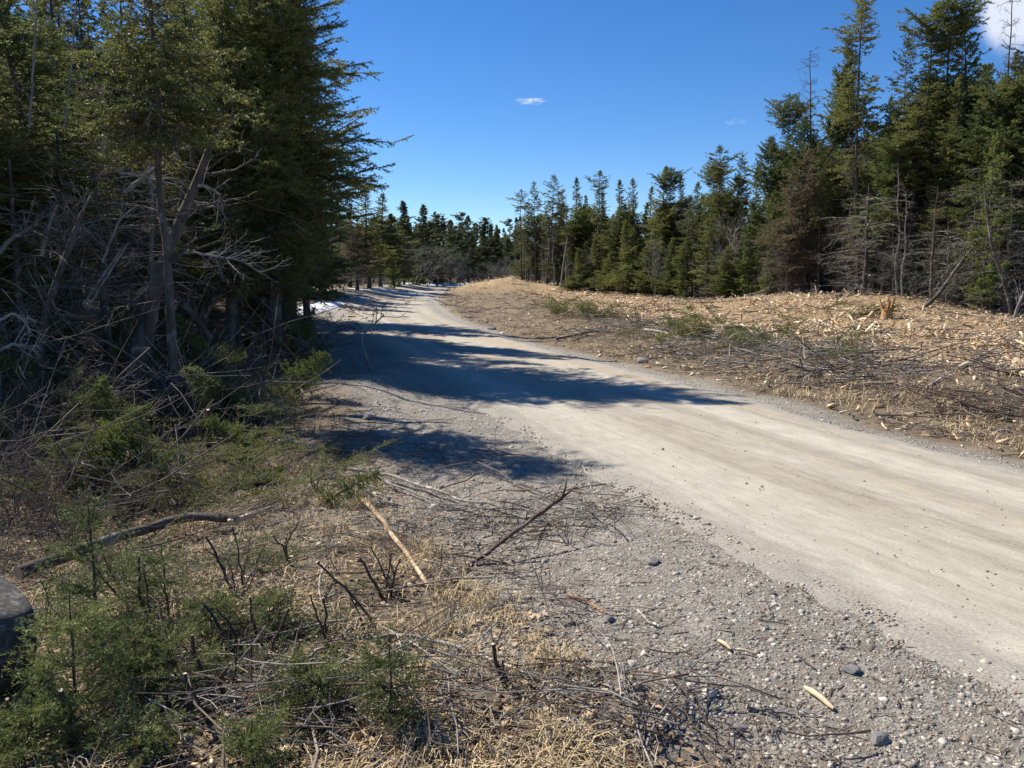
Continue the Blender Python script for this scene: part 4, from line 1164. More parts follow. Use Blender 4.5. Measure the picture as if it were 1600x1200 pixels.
def sapling(base, H, label, seed, R=.28, dens=1.0, mat='needle_near', up=.55, group='small spruces among the cut stems'):
    rng = np.random.default_rng(seed)
    o = thing('spruce_sapling', label, 'sapling', tuple(base), group=group)
    k = 9; tz = np.linspace(0, 1, k); w = np.cumsum(rng.normal(size=(k, 2)) * .012, 0) * H
    Tr = np.stack([w[:, 0], w[:, 1], tz * H], 1); Tr[0, 2] = -.04
    mb = MB(); tubes(mb, Tr, .011 * H ** .7 * (1 - .85 * tz) + .0012, 6); ob('trunk', mb.mesh('trunk', [M['stemdark']], True), o)
    nb = int(64 * dens * (.6 + .5 * H)); nw_ = max(4, int(H / .11)); wh = rng.integers(nw_, size=nb) / nw_
    u = np.clip(wh + rng.normal(size=nb) * .015, .02, .97); az = rng.random(nb) * 6.28
    L = R * ((1 - u) ** .8 * .95 + .12) * rng.uniform(.55, 1.2, nb); e = -.15 + (up + .15) * u + rng.normal(size=nb) * .15
    p0, _ = along(Tr[None], np.zeros(nb, int), u)
    d = np.stack([np.cos(az) * np.cos(e), np.sin(az) * np.cos(e), np.sin(e)], 1); q = np.linspace(0, 1, 5)[None, :, None]
    Pm = p0[:, None] + d[:, None] * q * L[:, None, None]; Pm[:, :, 2] += .2 * L[:, None] * q[..., 0] ** 2
    mb = MB(); tubes(mb, Pm, np.full((nb, 1), .0022) * np.linspace(1, .4, 5)[None], 3)
    foliage(mb, Pm, L, rng, .045, .42, 0.16, 0, 210, .018, .0036, t0=.15, flat=.25, twr=.0012)
    needles(mb, Tr[-4:-1], Tr[-3:], 300, .018, .0036, rng, 1)
    ob('crown', mb.mesh('crown', [M['stemdark'], M[mat]]), o)
    return o


def cut_shrub(base, tips, label, r=.008, mat='stemdark', group='cut shrub stems standing in the foreground'):
    b = gp(*base)
    o = thing('cut_shrub', label, 'shrub', tuple(b), group=group)
    for j, t in enumerate(tips):
        rr = r * .62 * (t[2] if len(t) > 2 else 1)
        Y = b[1] + TR.normal() * .05 - .02
        tip = at(t[0], t[1], max(Y, 1.2)) - b
        b0 = np.array([TR.normal() * .02, TR.normal() * .02, -.03])
        mid = (b0 + tip) * .5 + np.append(TR.normal(size=2) * .02, .02 + .03 * abs(tip[0]))
        L = smoothline([b0, mid, tip], 9); L[1:-1] += TR.normal(size=(7, 3)) * .0035
        mb = MB(); tubes(mb, L, np.linspace(rr * 1.15, rr * .6, 9) * (1 + TR.normal(size=9) * .07), 7, 0, 1)
        m2 = mb; n = TR.integers(2, 6)
        S = sprout(L[None], np.zeros(n, int), TR.uniform(.3, .95, n), TR.uniform(.04, .16, n), TR.uniform(.4, .9, n), TR, 4, .3, 0)
        tubes(m2, S, np.full((n, 1), rr * .3) * np.linspace(1, .4, 4)[None], 4)
        ob('stem', mb.mesh('stem', [M[mat], M['cutwood']], True), o)
    return o


def foreground():
    rock('boulder', 'dark weathered boulder with a pale top at the left edge of the foreground', np.array([-2.33, 3.12, float(T(-2.33, 3.12, False))]), (.44, .46, .36), 'boulder', 8, None, 'boulder', .18, 5)
    for (px, py, s, lab, sd) in [
        (600, 682, .085, 'pale angular stone on the gravel shoulder beside the tree shadow', 1),
        (662, 693, .05, 'small dark stone on the shoulder right of the pale angular stone', 2),
        (445, 695, .11, 'grey flat stone in the shade left of the gravel shoulder', 3),
        (487, 707, .10, 'broader grey stone in the shade at the edge of the gravel shoulder', 4),
        (575, 655, .06, 'whitish stone lying above the pale angular stone on the shoulder', 12),
        (228, 1105, .055, 'rounded grey stone among the cut stems at the bottom left', 5),
        (1003, 567, .13, 'flat dark stone at the far right-hand edge of the road', 6),
        (768, 515, .14, 'low dark stone at the right road edge near the far shadows', 13),
        (950, 971, .038, 'flat grey stone at the end of the reddish stick', 7),
        (1153, 1142, .035, 'rounded brown stone low on the gravel shoulder', 8),
        (1141, 1133, .022, 'small white stone touching the rounded brown one on the shoulder', 9),
        (1372, 1158, .045, 'whitish upright stone at the bottom right of the gravel', 10),
        (790, 940, .05, 'dark blue-grey stone in the gravel below the raised forked branch', 11),
        (1020, 880, .05, 'broken blue-grey slate pieces beside a dry stalk on the shoulder', 14),
        (1330, 1050, .04, 'brownish flat stone left of the road edge at lower right', 15),
    ]:
        rock('stone', lab, gp(px, py), (s, s * .75, s * .5), 'rock', sd)
    # branches and logs
    o = stick('broken_log', 'long broken log with a pale splintered end crossing the shade at left', 'log',
              [gp(30, 925, .12), gp(170, 880, .16), gp(300, 838, .16), at(372, 812, gp(340, 835)[1])], .045, .030, 'bark', 18)
    a = at(372, 812, gp(340, 835)[1]); b_ = at(420, 795, gp(340, 835)[1] + .05)
    mb = MB(); tubes(mb, smoothline([a - (b_ - a) * .3, a, b_], 7), np.linspace(.029, .008, 7), 7); ob('broken_end', mb.mesh('broken_end', [M['cutwood']]), o)
    splinter_end(o, b_, b_ - a, .014, .09)
    o = stick('fallen_branch', 'straight pale branch with peeled orange bark lying toward the camera', 'branch', [gp(567, 792, .06), gp(605, 835, .05), gp(640, 880, .03), gp(670, 922, .02)], .020, .012, 'peeled', 16)
    o = stick('forked_branch', 'dark raised branch with a forked broken tip pointing to the road', 'branch',
              [gp(690, 925, .02), at(740, 880, 4.75), at(800, 835, 4.95), at(850, 798, 5.1), at(878, 778, 5.2)], .011, .013, 'redtwig', 18, side=5, sl=.22, sr=.004, up=True)
    t = at(878, 778, 5.2)
    for e in ((886, 745), (897, 762), (903, 755), (868, 772)):
        mb = MB(); tubes(mb, smoothline([t, (t + at(*e, 5.22)) / 2 + TR.normal(size=3) * .006, at(*e, 5.22)], 6), np.linspace(.010, .002, 6), 6); ob('fork', mb.mesh('fork', [M['redtwig']]), o)
    stick('fallen_branch', 'curved dark branch on the ground leading from the forked branch to the left', 'branch', [gp(560, 915, .03), gp(620, 925, .03), gp(690, 925, .03), gp(770, 935, .02)], .007, .005, 'redtwig', 14, side=4, sl=.25, sr=.003)
    for pts, r0, lab in [
        ([(545, 742), (600, 748), (700, 785), (800, 808), (872, 815)], .015, 'longest grey branch stretched across the shade toward the twig heap'),
        ([(572, 745), (625, 772), (700, 800), (775, 806)], .010, 'grey branch lying just below the longest one toward the twig heap'),
        ([(540, 760), (580, 770), (608, 782), (615, 800)], .008, 'short crooked grey branch at the left end of the long grey branches'),
        ([(555, 757), (600, 795), (690, 812), (740, 800)], .008, 'thin bowed branch below the long grey branches'),
        ([(600, 835), (640, 850), (680, 870), (720, 915)], .005, 'thin curved bare branch right of the straight pale branch'),
    ]:
        stick('fallen_branch', lab, 'branch', [gp(*q, .05) for q in pts], r0, r0 * .5, 'bark_pale' if r0 > .012 else 'bark_grey', 16, side=5, sl=.3, sr=.004, sub=2, wob=.006)
    stick('fallen_branch', 'long pale arched branch on the dead grass at bottom centre', 'branch', [gp(545, 1012, .03), gp(620, 1008, .05), gp(700, 1022, .05), gp(770, 1042, .03), gp(840, 1068, .02)], .009, .005, 'bark_pale', 16, side=4, sl=.25, sr=.003)
    stick('fallen_branch', 'pale split branch among the cut stems at bottom left', 'branch', [gp(348, 1108, .03), gp(420, 1090, .07), gp(470, 1070, .10), gp(508, 1058, .12)], .006, .007, 'bark_pale', 14, side=4, sl=.18, sr=.0035)
    stick('fallen_branch', 'long thin stick across the bottom edge of the photo', 'branch', [gp(560, 1135, .02), gp(660, 1145, .03), gp(760, 1150, .03), gp(880, 1172, .02)], .007, .005, 'redtwig', 14, side=5, sl=.2, sr=.003)
    stick('fallen_branch', 'second thin stick lying along the bottom edge beside the small spruce', 'branch', [gp(640, 1105, .02), gp(720, 1112, .03), gp(800, 1128, .02), gp(870, 1135, .02)], .006, .004, 'bark_grey', 14, side=3, sl=.2, sr=.003)
    stick('fallen_branch', 'slender stick lying from the short cut stems toward the grass tuft', 'branch', [gp(525, 1008, .02), gp(550, 990, .04), gp(605, 978, .03)], .006, .005, 'bark_pale', 10)
    stick('fallen_branch', 'small reddish stick on the gravel left of centre bottom', 'branch', [gp(888, 934, .015), gp(915, 945, .02), gp(947, 962, .012)], .008, .006, 'rawwood', 10)
    stick('fallen_branch', 'small pale bent stick on the gravel right of the reddish stick', 'branch', [gp(997, 958, .012), gp(1012, 974, .014), gp(1030, 984, .012)], .008, .006, 'bark_pale', 10)
    stick('fallen_branch', 'dry dark twig on the gravel below the bent pale chip', 'branch', [gp(1166, 1112, .012), gp(1200, 1118, .014), gp(1242, 1120, .01)], .005, .003, 'bark_grey', 10)
    stick('fallen_branch', 'light stick sticking out of the slash on the right verge near the chips', 'branch', [gp(1437, 615, .02), at(1460, 598, gp(1440, 612)[1] + .3), at(1482, 583, gp(1440, 612)[1] + .6)], .018, .012, 'bark_grey', 10)
    stick('fallen_branch', 'pale split pole lying on the chips at the right side', 'branch', [gp(1497, 582, .06), gp(1525, 568, .10), gp(1550, 555, .12)], .04, .03, 'cutwood', 10)
    stick('fallen_branch', 'grey pole lying on the right verge beside the slash', 'branch', [gp(1005, 522, .1), gp(1030, 526, .12), gp(1052, 530, .1)], .035, .02, 'bark_pale', 10, side=3, sl=.5, sr=.01)
    stick('fallen_branch', 'brown branch lying across the right verge near the road bend', 'branch', [gp(868, 534, .05), gp(905, 528, .08), gp(935, 521, .06)], .03, .018, 'bark', 10, side=4, sl=.7, sr=.01)
    stick('fallen_branch', 'thin pale branch curving out of the right verge slash', 'branch', [gp(1098, 575, .05), at(1108, 560, gp(1098, 575)[1] + .2), at(1100, 548, gp(1098, 575)[1] + .3)], .02, .012, 'bark_grey', 10, up=True)
    for pts, w, lab in [([(1257, 1080), (1302, 1114)], .026, 'bright yellow splinter of wood on the gravel at lower right'),
                        ([(1121, 1005), (1142, 1022)], .020, 'pale bent chip of wood in the middle of the gravel'),
                        ([(1148, 1020), (1180, 1027)], .012, 'thin pale chip right of the bent one on the gravel')]:
        A, B = gp(*pts[0], .012), gp(*pts[1], .014)
        L = smoothline([A, (A + B) / 2 + np.array([.004, .003, .006]), B], 8); mb = MB(); tubes(mb, L, w * .5 * np.array([.5, .9, 1, .95, 1, .9, .85, .4]), 5, 0, True)
        tag(ob('wood_chip', mb.mesh('wood_chip', [M['cutwood']])), lab, 'wood chip')
    # branched dry twigs at the bottom, on the gravel
    for pts, lab in [([(1000, 1195), (1030, 1140), (1075, 1090), (1095, 1060)], 'bare forked branch on the gravel at the bottom edge, pointing up right'),
                     ([(1000, 1190), (985, 1120), (960, 1060), (925, 1020)], 'bare thin branch on the gravel at the bottom edge, bending up left'),
                     ([(985, 1175), (1020, 1130), (1050, 1095), (1022, 1060)], 'bare twig lying between the two forked branches at the bottom edge')]:
        stick('fallen_branch', lab, 'branch', [gp(*pts[0], .01)] + [gp(*q, .06 + .02 * k) for k, q in enumerate(pts[1:])], .005, .0025, 'bark_grey', 14, side=7, sl=.2, sr=.0022, sub=2)
    # twig heaps
    def heap(name, px, py, rx, ry, h, n, L0, L1, r0, mats, label, sides=2):
        c = gp(px, py); mb = MB(); rr = np.random.default_rng(px)
        a = rr.random(n) * 6.28; q = np.sqrt(rr.random(n)); x = c[0] + np.cos(a) * q * rx; y = c[1] + np.sin(a) * q * ry
        L = rr.uniform(L0, L1, n); Q = lying(x, y, L, rr, 5, .02, .3, .12); Q[:, :, 2] += (h * (1 - q ** 2) * rr.random(n))[:, None]
        mi = rr.integers(len(mats), size=n)
        for k in range(len(mats)):
            s_ = mi == k
            if s_.any():
                tubes(mb, Q[s_], (r0 * rr.uniform(.5, 1.4, s_.sum()))[:, None] * np.linspace(1, .4, 5)[None], 4, k)
                i = np.repeat(np.nonzero(s_)[0], sides); m_ = len(i); S = sprout(Q, i, rr.random(m_), L[i] * rr.uniform(.15, .4, m_), np.full(m_, .7), rr, 4, .3, .1)
                tubes(mb, S, np.full((m_, 1), r0 * .45) * np.linspace(1, .4, 4)[None], 3, k)
        tag(ob(name, mb.mesh(name, [M[k] for k in mats])), label, 'brush pile')
    heap('twig_heap', 850, 815, .55, .34, .13, 85, .25, .8, .0045, ['redtwig', 'bark_grey', 'bark_pale'], 'tangled heap of thin twigs at the right end of the long grey branches')
    heap('twig_heap', 740, 1110, .8, .30, .06, 150, .2, .7, .0035, ['redtwig', 'bark_grey', 'bark_pale'], 'flat mat of thin twigs at the bottom edge right of the small spruce')
    heap('twig_heap', 330, 1120, .5, .3, .08, 90, .2, .6, .003, ['redtwig', 'bark_grey', 'bark_pale'], 'loose twigs at the foot of the cut stems at bottom left')
    heap('twig_heap', 640, 720, .8, .5, .06, 45, .2, .7, .004, ['stemdark', 'deadtwig'], 'dark twigs in the tree shadow beside the gravel shoulder')
    heap('slash_heap', 1245, 565, 1.5, .9, .24, 95, .5, 1.5, .010, ['bark_grey', 'lichen', 'deadtwig'], 'grey heap of slash on the right verge before the chips')
    heap('slash_heap', 1345, 590, 1.1, .8, .2, 90, .4, 1.2, .010, ['deadtwig', 'bark_grey', 'bark'], 'dark slash heap with upright ends right of the grey heap')
    heap('slash_heap', 1090, 550, 1.6, .9, .18, 80, .5, 1.5, .010, ['bark_grey', 'deadtwig'], 'low slash heap on the right verge under the green boughs')
    heap('slash_heap', 1560, 640, .9, .6, .12, 130, .3, 1.0, .007, ['deadtwig', 'redtwig'], 'flat brown slash at the right edge of the photo above the road')
    heap('slash_heap', 985, 520, 1.6, 1.0, .16, 70, .5, 1.5, .010, ['bark_grey', 'deadtwig'], 'thin slash on the right verge nearest the road bend')
    # cut boughs with needles standing out on the right verge
    for px, py, n, L, lab in [(1085, 528, 26, 1.1, 'dark green cut fir boughs on the low slash heap'), (1165, 545, 18, .9, 'dull green cut boughs left of the grey slash heap'),
                              (945, 500, 22, 1.2, 'greenish cut brush on the right verge before the middle wood'), (1343, 497, 14, .9, 'small green bough pile on top of the chip mound'),
                              (885, 492, 20, 1.1, 'low green brush on the right verge near the far chip mound'), (1275, 548, 14, .9, 'grey-green boughs on top of the grey slash heap')]:
        c = gp(px, py); rr = np.random.default_rng(px); x = c[0] + rr.normal(size=n) * .6; y = c[1] + rr.normal(size=n) * .4
        Ls = L * rr.uniform(.5, 1.1, n); Q = lying(x, y, Ls, rr, 6, .15, .25, .25); mb = MB()
        tubes(mb, Q, np.full((n, 1), .010) * np.linspace(1, .3, 6)[None], 3); foliage(mb, Q, Ls, rr, .12, .42, .4, .14, 70, .05, .014, flat=.35, twr=.003)
        tag(ob('bough_pile', mb.mesh('bough_pile', [M['deadtwig'], M['needle']])), lab, 'boughs')
    # cut bushes and stubs
    for base, tips, lab, r in [
        ((375, 930), [(322, 840, 1.5), (353, 872), (362, 822), (392, 838, .6), (415, 850, .7), (432, 862, .7)], 'fan of six cut stems in front of the broken log', .0085),
        ((449, 882), [(425, 836, 1.2), (447, 838), (466, 815)], 'three cut stems behind the fan of six, beside pale chips', .0085),
        ((582, 983), [(495, 878, 1.3), (543, 921, .8)], 'long slanting cut stem with a pale knot across the grass tuft', .009),
        ((605, 935), [(562, 873, 1.6), (579, 853), (606, 862, .8), (613, 860), (626, 872, 1.2)], 'clump of upright dark stubs right of the grass tuft', .009),
        ((508, 1012), [(485, 928), (504, 934, 1.1)], 'pair of dark upright stubs left of the arched pale branch', .009),
        ((375, 1018), [(316, 942, 1.4), (338, 950)], 'two slanting stems with pale cut tips in the green boughs', .010),
        ((408, 1010), [(390, 932, 1.2)], 'single dark stub right of the two slanting stems', .009),
        ((422, 1032), [(452, 950, 1.2)], 'single stub leaning right in the middle of the cut stems', .010),
        ((362, 1092), [(360, 1036, 1.6), (373, 1000, .7), (394, 990, .7)], 'thick stub with a white torn tip and two thin stems', .010),
        ((425, 1082), [(470, 1000), (461, 1012, .7)], 'slim pale stems leaning right above the split branch', .009),
        ((345, 1092), [(300, 992, 1.5)], 'dark slanting stem left of the white-tipped stub', .010),
        ((232, 988), [(217, 868, 1.5), (226, 880)], 'tall straight dark stems behind the small spruces at left', .009),
        ((205, 962), [(130, 862, 1.1), (150, 840, .8), (190, 870, .7)], 'leaning reddish stems among the small spruces at left', .009),
        ((270, 1112), [(270, 1055, 1.1), (291, 1076)], 'two short stubs with pale tips beside the rounded grey stone', .010),
        ((122, 1165), [(95, 1078, 2.0)], 'thick stub with a white cut face at bottom left', .011),
        ((335, 1112), [(289, 1052, 1.6)], 'heavy slanting stub beside the two short pale-tipped stubs', .011),
        ((22, 1165), [(11, 1092, 1.6)], 'stub with a pale top in front of the dark boulder', .010),
        ((268, 1092), [(190, 1006, 1.2)], 'long slanting stem rising toward the left spruce sapling', .009),
        ((802, 1076), [(770, 1006, 1.6), (785, 1030, .8)], 'lone dark stub on the dead grass right of the arched branch', .011),
        ((495, 768), [(480, 738), (488, 734), (499, 738), (507, 741), (515, 752)], 'row of five thin stubs at the edge of the tree shadow', .010),
        ((328, 715), [(325, 640, 3.0)], 'square-looking upright stump in the shade of the left wood', .012),
        ((70, 985), [(62, 905), (80, 870, .7), (85, 892, .6)], 'thin pale forked stems beside the boulder at left', .006),
        ((850, 920), [(845, 872), (858, 880, .7)], 'two thin upright shoots in the gravel under the forked branch', .005),
        ((680, 905), [(690, 850, .8)], 'thin shoot standing beside the dark raised branch', .006),
    ]:
        cut_shrub(base, tips, lab, r)
    # small spruces
    for base, top, R_, lab, sd, dn in [
        ((150, 1015), 790, .30, 'tallest small spruce with upswept bare leader tips at left', 1, 1.0), ((120, 1140), 925, .27, 'bushy small spruce beside the boulder at bottom left', 2, 1.5),
        ((262, 965), 850, .26, 'small spruce behind the tall straight dark stems', 3, 1.0), ((268, 1085), 985, .24, 'low bushy spruce in the middle of the small spruces', 4, 1.6),
        ((612, 1145), 1005, .11, 'slim lone small spruce at bottom centre', 5, 1.3), ((395, 1215), 1130, .12, 'little bright green spruce cut by the bottom edge', 6, 1.3),
        ((490, 1115), 1030, .16, 'low green spruce between the split branch and the arched branch', 7, 1.5), ((60, 1190), 1090, .2, 'low spruce at the bottom left corner', 8, 1.6),
        ((190, 1080), 960, .22, 'dark small spruce right of the bushy one by the boulder', 9, 1.3), ((215, 1190), 1120, .14, 'small dark spruce at the bottom edge left of the loose twigs', 10, 1.3),
        ((420, 985), 930, .12, 'tiny green spruce in front of the fan of six cut stems', 11, 1.2), ((330, 1000), 935, .16, 'tiny spruce left of the two slanting stems', 12, 1.3),
    ]:
        b = gp(*base); t = at(base[0], top, b[1]); sapling(b, t[2] - b[2], lab, sd, R_, dn, up=1.0 if sd == 1 else .5)
    # bare shrubs at the left
    for px, py, top, kind, lab in [
        (60, 700, 560, 'bare_red', 'reddish leafless shrub in the shade at the left edge'), (140, 690, 545, 'bare_red', 'reddish brown leafless shrub left of the fallen trunk piece'),
        (25, 820, 640, 'bare_shrub', 'thin grey leafless shrub at the left edge above the boulder'), (100, 860, 700, 'bare_shrub', 'thin leafless shrub with pale twigs at left of the broken log'),
        (235, 640, 520, 'bare_red', 'brownish leafless shrub behind the fallen trunk piece'), (400, 610, 520, 'bare_shrub', 'leafless brush beside the road edge on the left'),
        (490, 560, 480, 'bare_shrub', 'leafless twiggy bush where the left verge meets the road shade'), (330, 600, 490, 'bare_red', 'leafless shrub under the big full spruce'),
    ]:
        b = gp(px, py); t = at(px, top, b[1]); plant(kind, b[0], b[1], max(.4, t[2] - b[2]), lab, 'shrub', None)
    # dead grass clumps are in the loose cover; snow along the far left roadside
    def snow(x, y, ax, ay, rot, h, lab, sd):
        n = 60; u = np.linspace(-1, 1, n); A, B = np.meshgrid(u, u); rr = np.sqrt(A ** 2 + B ** 2)
        X = x + A * ax * math.cos(rot) - B * ay * math.sin(rot); Y = y + A * ax * math.sin(rot) + B * ay * math.cos(rot)
        nz = fbm(X, Y, .9, sd) * .5 + fbm(X, Y, .3, sd + 5) * .25
        Z = T(X, Y, False) + h * (np.clip(1.05 - rr ** 2, -1, 1) + nz * .8) - .05
        Z = np.where(rr > .99, T(X, Y, False) - .2, Z)
        i = np.arange(n * n).reshape(n, n); mb = MB(); mb.add(np.stack([X, Y, Z], -1).reshape(-1, 3), np.stack([i[:-1, :-1], i[:-1, 1:], i[1:, 1:], i[1:, :-1]], -1).reshape(-1, 4))
        tag(ob('snow_patch', mb.mesh('snow_patch', [M['snow']], True)), lab, 'snow', 'old snow along the far left side of the road')
    a, b2 = gp(463, 492), gp(535, 471); c = (a + b2) / 2
    snow(c[0], c[1], .55 * np.linalg.norm((b2 - a)[:2]), .6, math.atan2(b2[1] - a[1], b2[0] - a[0]), .17, 'nearest long patch of old snow on the left roadside', 3)
    a, b2 = gp(592, 462), gp(632, 458); c = (a + b2) / 2
    snow(c[0], c[1] + .6, 2.6, 1.1, .5, .2, 'middle snow patch where the road starts to bend', 7)
    snow(cx(62) - 2.6, 62.5, 3.6, 1.0, .75, .26, 'farthest long snow patch behind the bend of the road', 9)
    snow(cx(73) - 3.0, 74, 4.5, 1.2, 1.0, .3, 'small far snow patch showing left of the far chip mound', 13)
    # right wood: stump, leaning trunks
    b = gp(1385, 500); o = thing('split_stump', 'split orange stump with torn upright splinters on the chip mound', 'stump', tuple(b))
    mb = MB(); tubes(mb, np.array([[0, 0, -.1], [0, 0, .2], [.03, 0, .38]]), np.array([.22, .16, .12]), 9, 0, True); ob('base', mb.mesh('base', [M['rawwood']]), o)
    mb = MB(); n = 24; a = TR.random(n) * 6.28; A = np.stack([np.cos(a) * .11, np.sin(a) * .10, np.full(n, .22)], 1); B = A + np.stack([TR.normal(size=n) * .12, TR.normal(size=n) * .1, TR.uniform(.1, .55, n)], 1)
    tubes(mb, np.stack([A, (A + B) / 2, B], 1), np.tile([.04, .03, .006], (n, 1)), 4); ob('splinters', mb.mesh('splinters', [M['rawwood']]), o)
    stick('fallen_branch', 'orange torn slab leaning against the split stump', 'branch', [gp(1345, 498, .1), at(1365, 487, gp(1345, 498)[1] + .3), at(1383, 478, gp(1345, 498)[1] + .6)], .06, .04, 'rawwood', 8)
    def leaner(name, label, cat, base, pts, Y, r0, r1, mat, sides=10, sl=.8, dY=0.0, sub=3):
        b = at(base[0], base[1], Y); b[2] = max(b[2], float(T(b[0], b[1], False)) - .1)
        pp = [b] + [at(q[0], q[1], Y + dY * (k + 1)) for k, q in enumerate(pts)]
        L = smoothline(pp, 16); L[1:-1] += TR.normal(size=(14, 3)) * .004
        o = thing(name, label, cat, tuple(b)); mb = MB(); tubes(mb, L - b, np.linspace(r0, r1, 16), 9, 0, True)
        if 0 < sides < 9: add_side(mb, L - b, sides, sl, r0 * .2 + .003, (.15, .98), True, sub); sides = 0
        ob('trunk', mb.mesh('trunk', [M[mat]], True), o)
        if sides:
            mb = MB(); add_side(mb, L, sides, sl, r0 * .12 + .004, (.15, .98), True, sub); me = mb.mesh('dead_branches', [M[mat]])
            me.transform(__import__('mathutils').Matrix.Translation(-Vector(b))); ob('dead_branches', me, o)
        return o
    leaner('leaning_trunk', 'dark trunk leaning right out of the chips at the edge of the right-hand wood', 'dead tree', (1433, 500), [(1465, 462), (1500, 412), (1530, 375)], 27.6, .08, .04, 'bark', 12, 1.0, .2)
    leaner('leaning_trunk', 'curved grey trunk bending down at the right edge of the photo', 'dead tree', (1583, 505), [(1572, 450), (1548, 380), (1541, 320), (1538, 290)], 26.4, .065, .03, 'bark', 14, 1.2, .1)
    leaner('leaning_trunk', 'short pale leaning trunk at the right edge below the curved grey one', 'dead tree', (1582, 508), [(1590, 480), (1600, 455)], 26.0, .05, .03, 'bark_grey', 6, .8)
    leaner('leaning_trunk', 'grey leaning stem at the left foot of the chip mound', 'dead tree', (1205, 482), [(1218, 450), (1226, 420)], 36, .06, .03, 'lichen', 14, 1.2)
    leaner('leaning_trunk', 'short grey log propped in the chips left of the lichen-covered dead tree', 'log', (1292, 478), [(1303, 470), (1315, 460)], 30.5, .08, .06, 'bark', 0)
    leaner('leaning_trunk', 'pale leaning stem among the bare stems at the far left of the right-hand wood', 'dead tree', (876, 450), [(881, 410), (887, 370)], 53, .07, .04, 'bark_grey', 6, .8)
    # left wood: leaning and standing dead stems
    G = 'dead stems of the left-hand wood'
    for base, pts, Y, r0, r1, mat, sd, sl, lab, dY in [
        ((160, 668), [(212, 592), (245, 430), (270, 370), (300, 300), (328, 235), (345, 170)], 10.0, .13, .03, 'bark', 14, .8, 'thick dead trunk leaning right under the big full spruce', .15),
        ((160, 240), [(178, 140), (195, 60), (215, -40)], 10.6, .024, .014, 'bark_grey', 4, .4, 'smooth pale stem leaning at the top left', 0),
        ((46, 200), [(52, 100), (60, -40)], 11.2, .016, .011, 'bark_grey', 4, .4, 'thin pale upright stem nearest the top left corner', 0),
        ((100, 200), [(112, 100), (122, -40)], 11.6, .014, .010, 'bark_grey', 4, .4, 'second thin pale upright stem from the top left corner', 0),
        ((236, 560), [(237, 420), (235, 200), (234, -60)], 13.0, .045, .03, 'bark_grey', 16, .7, 'straight thin grey stem rising from floor to top in the left wood', 0),
        ((60, 560), [(75, 480), (95, 420), (130, 330)], 9.6, .06, .025, 'bark', 10, .7, 'dark slim trunk leaning right at the left edge', .1),
        ((130, 475), [(147, 450), (166, 424), (190, 390)], 10.8, .018, .012, 'bark_pale', 3, .3, 'upper of two thin parallel pale sticks in the left wood', 0),
        ((138, 480), [(155, 452), (174, 420), (200, 380)], 10.8, .016, .012, 'bark_pale', 3, .3, 'lower of two thin parallel pale sticks in the left wood', 0),
        ((195, 300), [(240, 268), (290, 230), (315, 222)], 11.5, .032, .02, 'bark_grey', 8, .6, 'grey limb sloping up to the right above the leaning trunk', 0),
        ((190, 270), [(240, 280), (280, 290), (300, 320)], 11.0, .018, .008, 'bark_pale', 8, .5, 'thin pale limb arching over to the leaning trunk', 0),
        ((65, 400), [(78, 345), (90, 320)], 11.0, .03, .015, 'bark_pale', 5, .4, 'short pale forked stem beside the dark thick trunk', 0),
        ((95, 410), [(115, 360), (143, 300)], 10.8, .025, .012, 'bark_grey', 10, .5, 'grey stem with downswept twigs left of the straight thin stem', 0),
        ((160, 410), [(185, 345), (215, 320)], 11.2, .020, .01, 'bark_pale', 7, .5, 'pale broken limb left of the straight thin grey stem', 0),
        ((290, 392), [(340, 402), (375, 405), (410, 428)], 12.0, .022, .008, 'bark_pale', 22, .6, 'pale limb ending in a fan of twigs beside the big full spruce', 0),
        ((310, 290), [(325, 292), (345, 305)], 10.6, .022, .012, 'bark_pale', 6, .5, 'stubby pale limb on the right of the leaning trunk', 0),
        ((0, 395), [(15, 375), (40, 360), (60, 350)], 10.5, .03, .02, 'bark_grey', 6, .5, 'grey limb entering from the left edge', 0),
        ((0, 500), [(18, 490), (38, 500), (48, 520)], 9.4, .020, .012, 'bark_pale', 6, .4, 'pale arched limb at the left edge lower down', 0),
        ((0, 548), [(20, 538), (40, 540)], 9.0, .022, .014, 'bark_pale', 5, .4, 'lowest pale arched limb at the left edge', 0),
        ((582, 592), [(572, 560), (562, 528), (600, 492)], 13.6, .030, .010, 'bark_grey', 7, .6, 'thin broken sapling leaning over the road edge in the shade', .1),
        ((210, 470), [(235, 440), (262, 410)], 11.2, .018, .012, 'bark_grey', 5, .4, 'thin grey stick leaning right behind the leaning trunk', 0),
        ((330, 530), [(300, 490), (268, 455)], 11.2, .05, .03, 'bark', 8, .5, 'dark fallen trunk sloping down to the right in the left wood', 0),
    ]:
        leaner('dead_sapling', lab, 'dead tree', base, pts, Y, r0, r1, mat, sd, sl, dY, 4)['group'] = G


foreground()


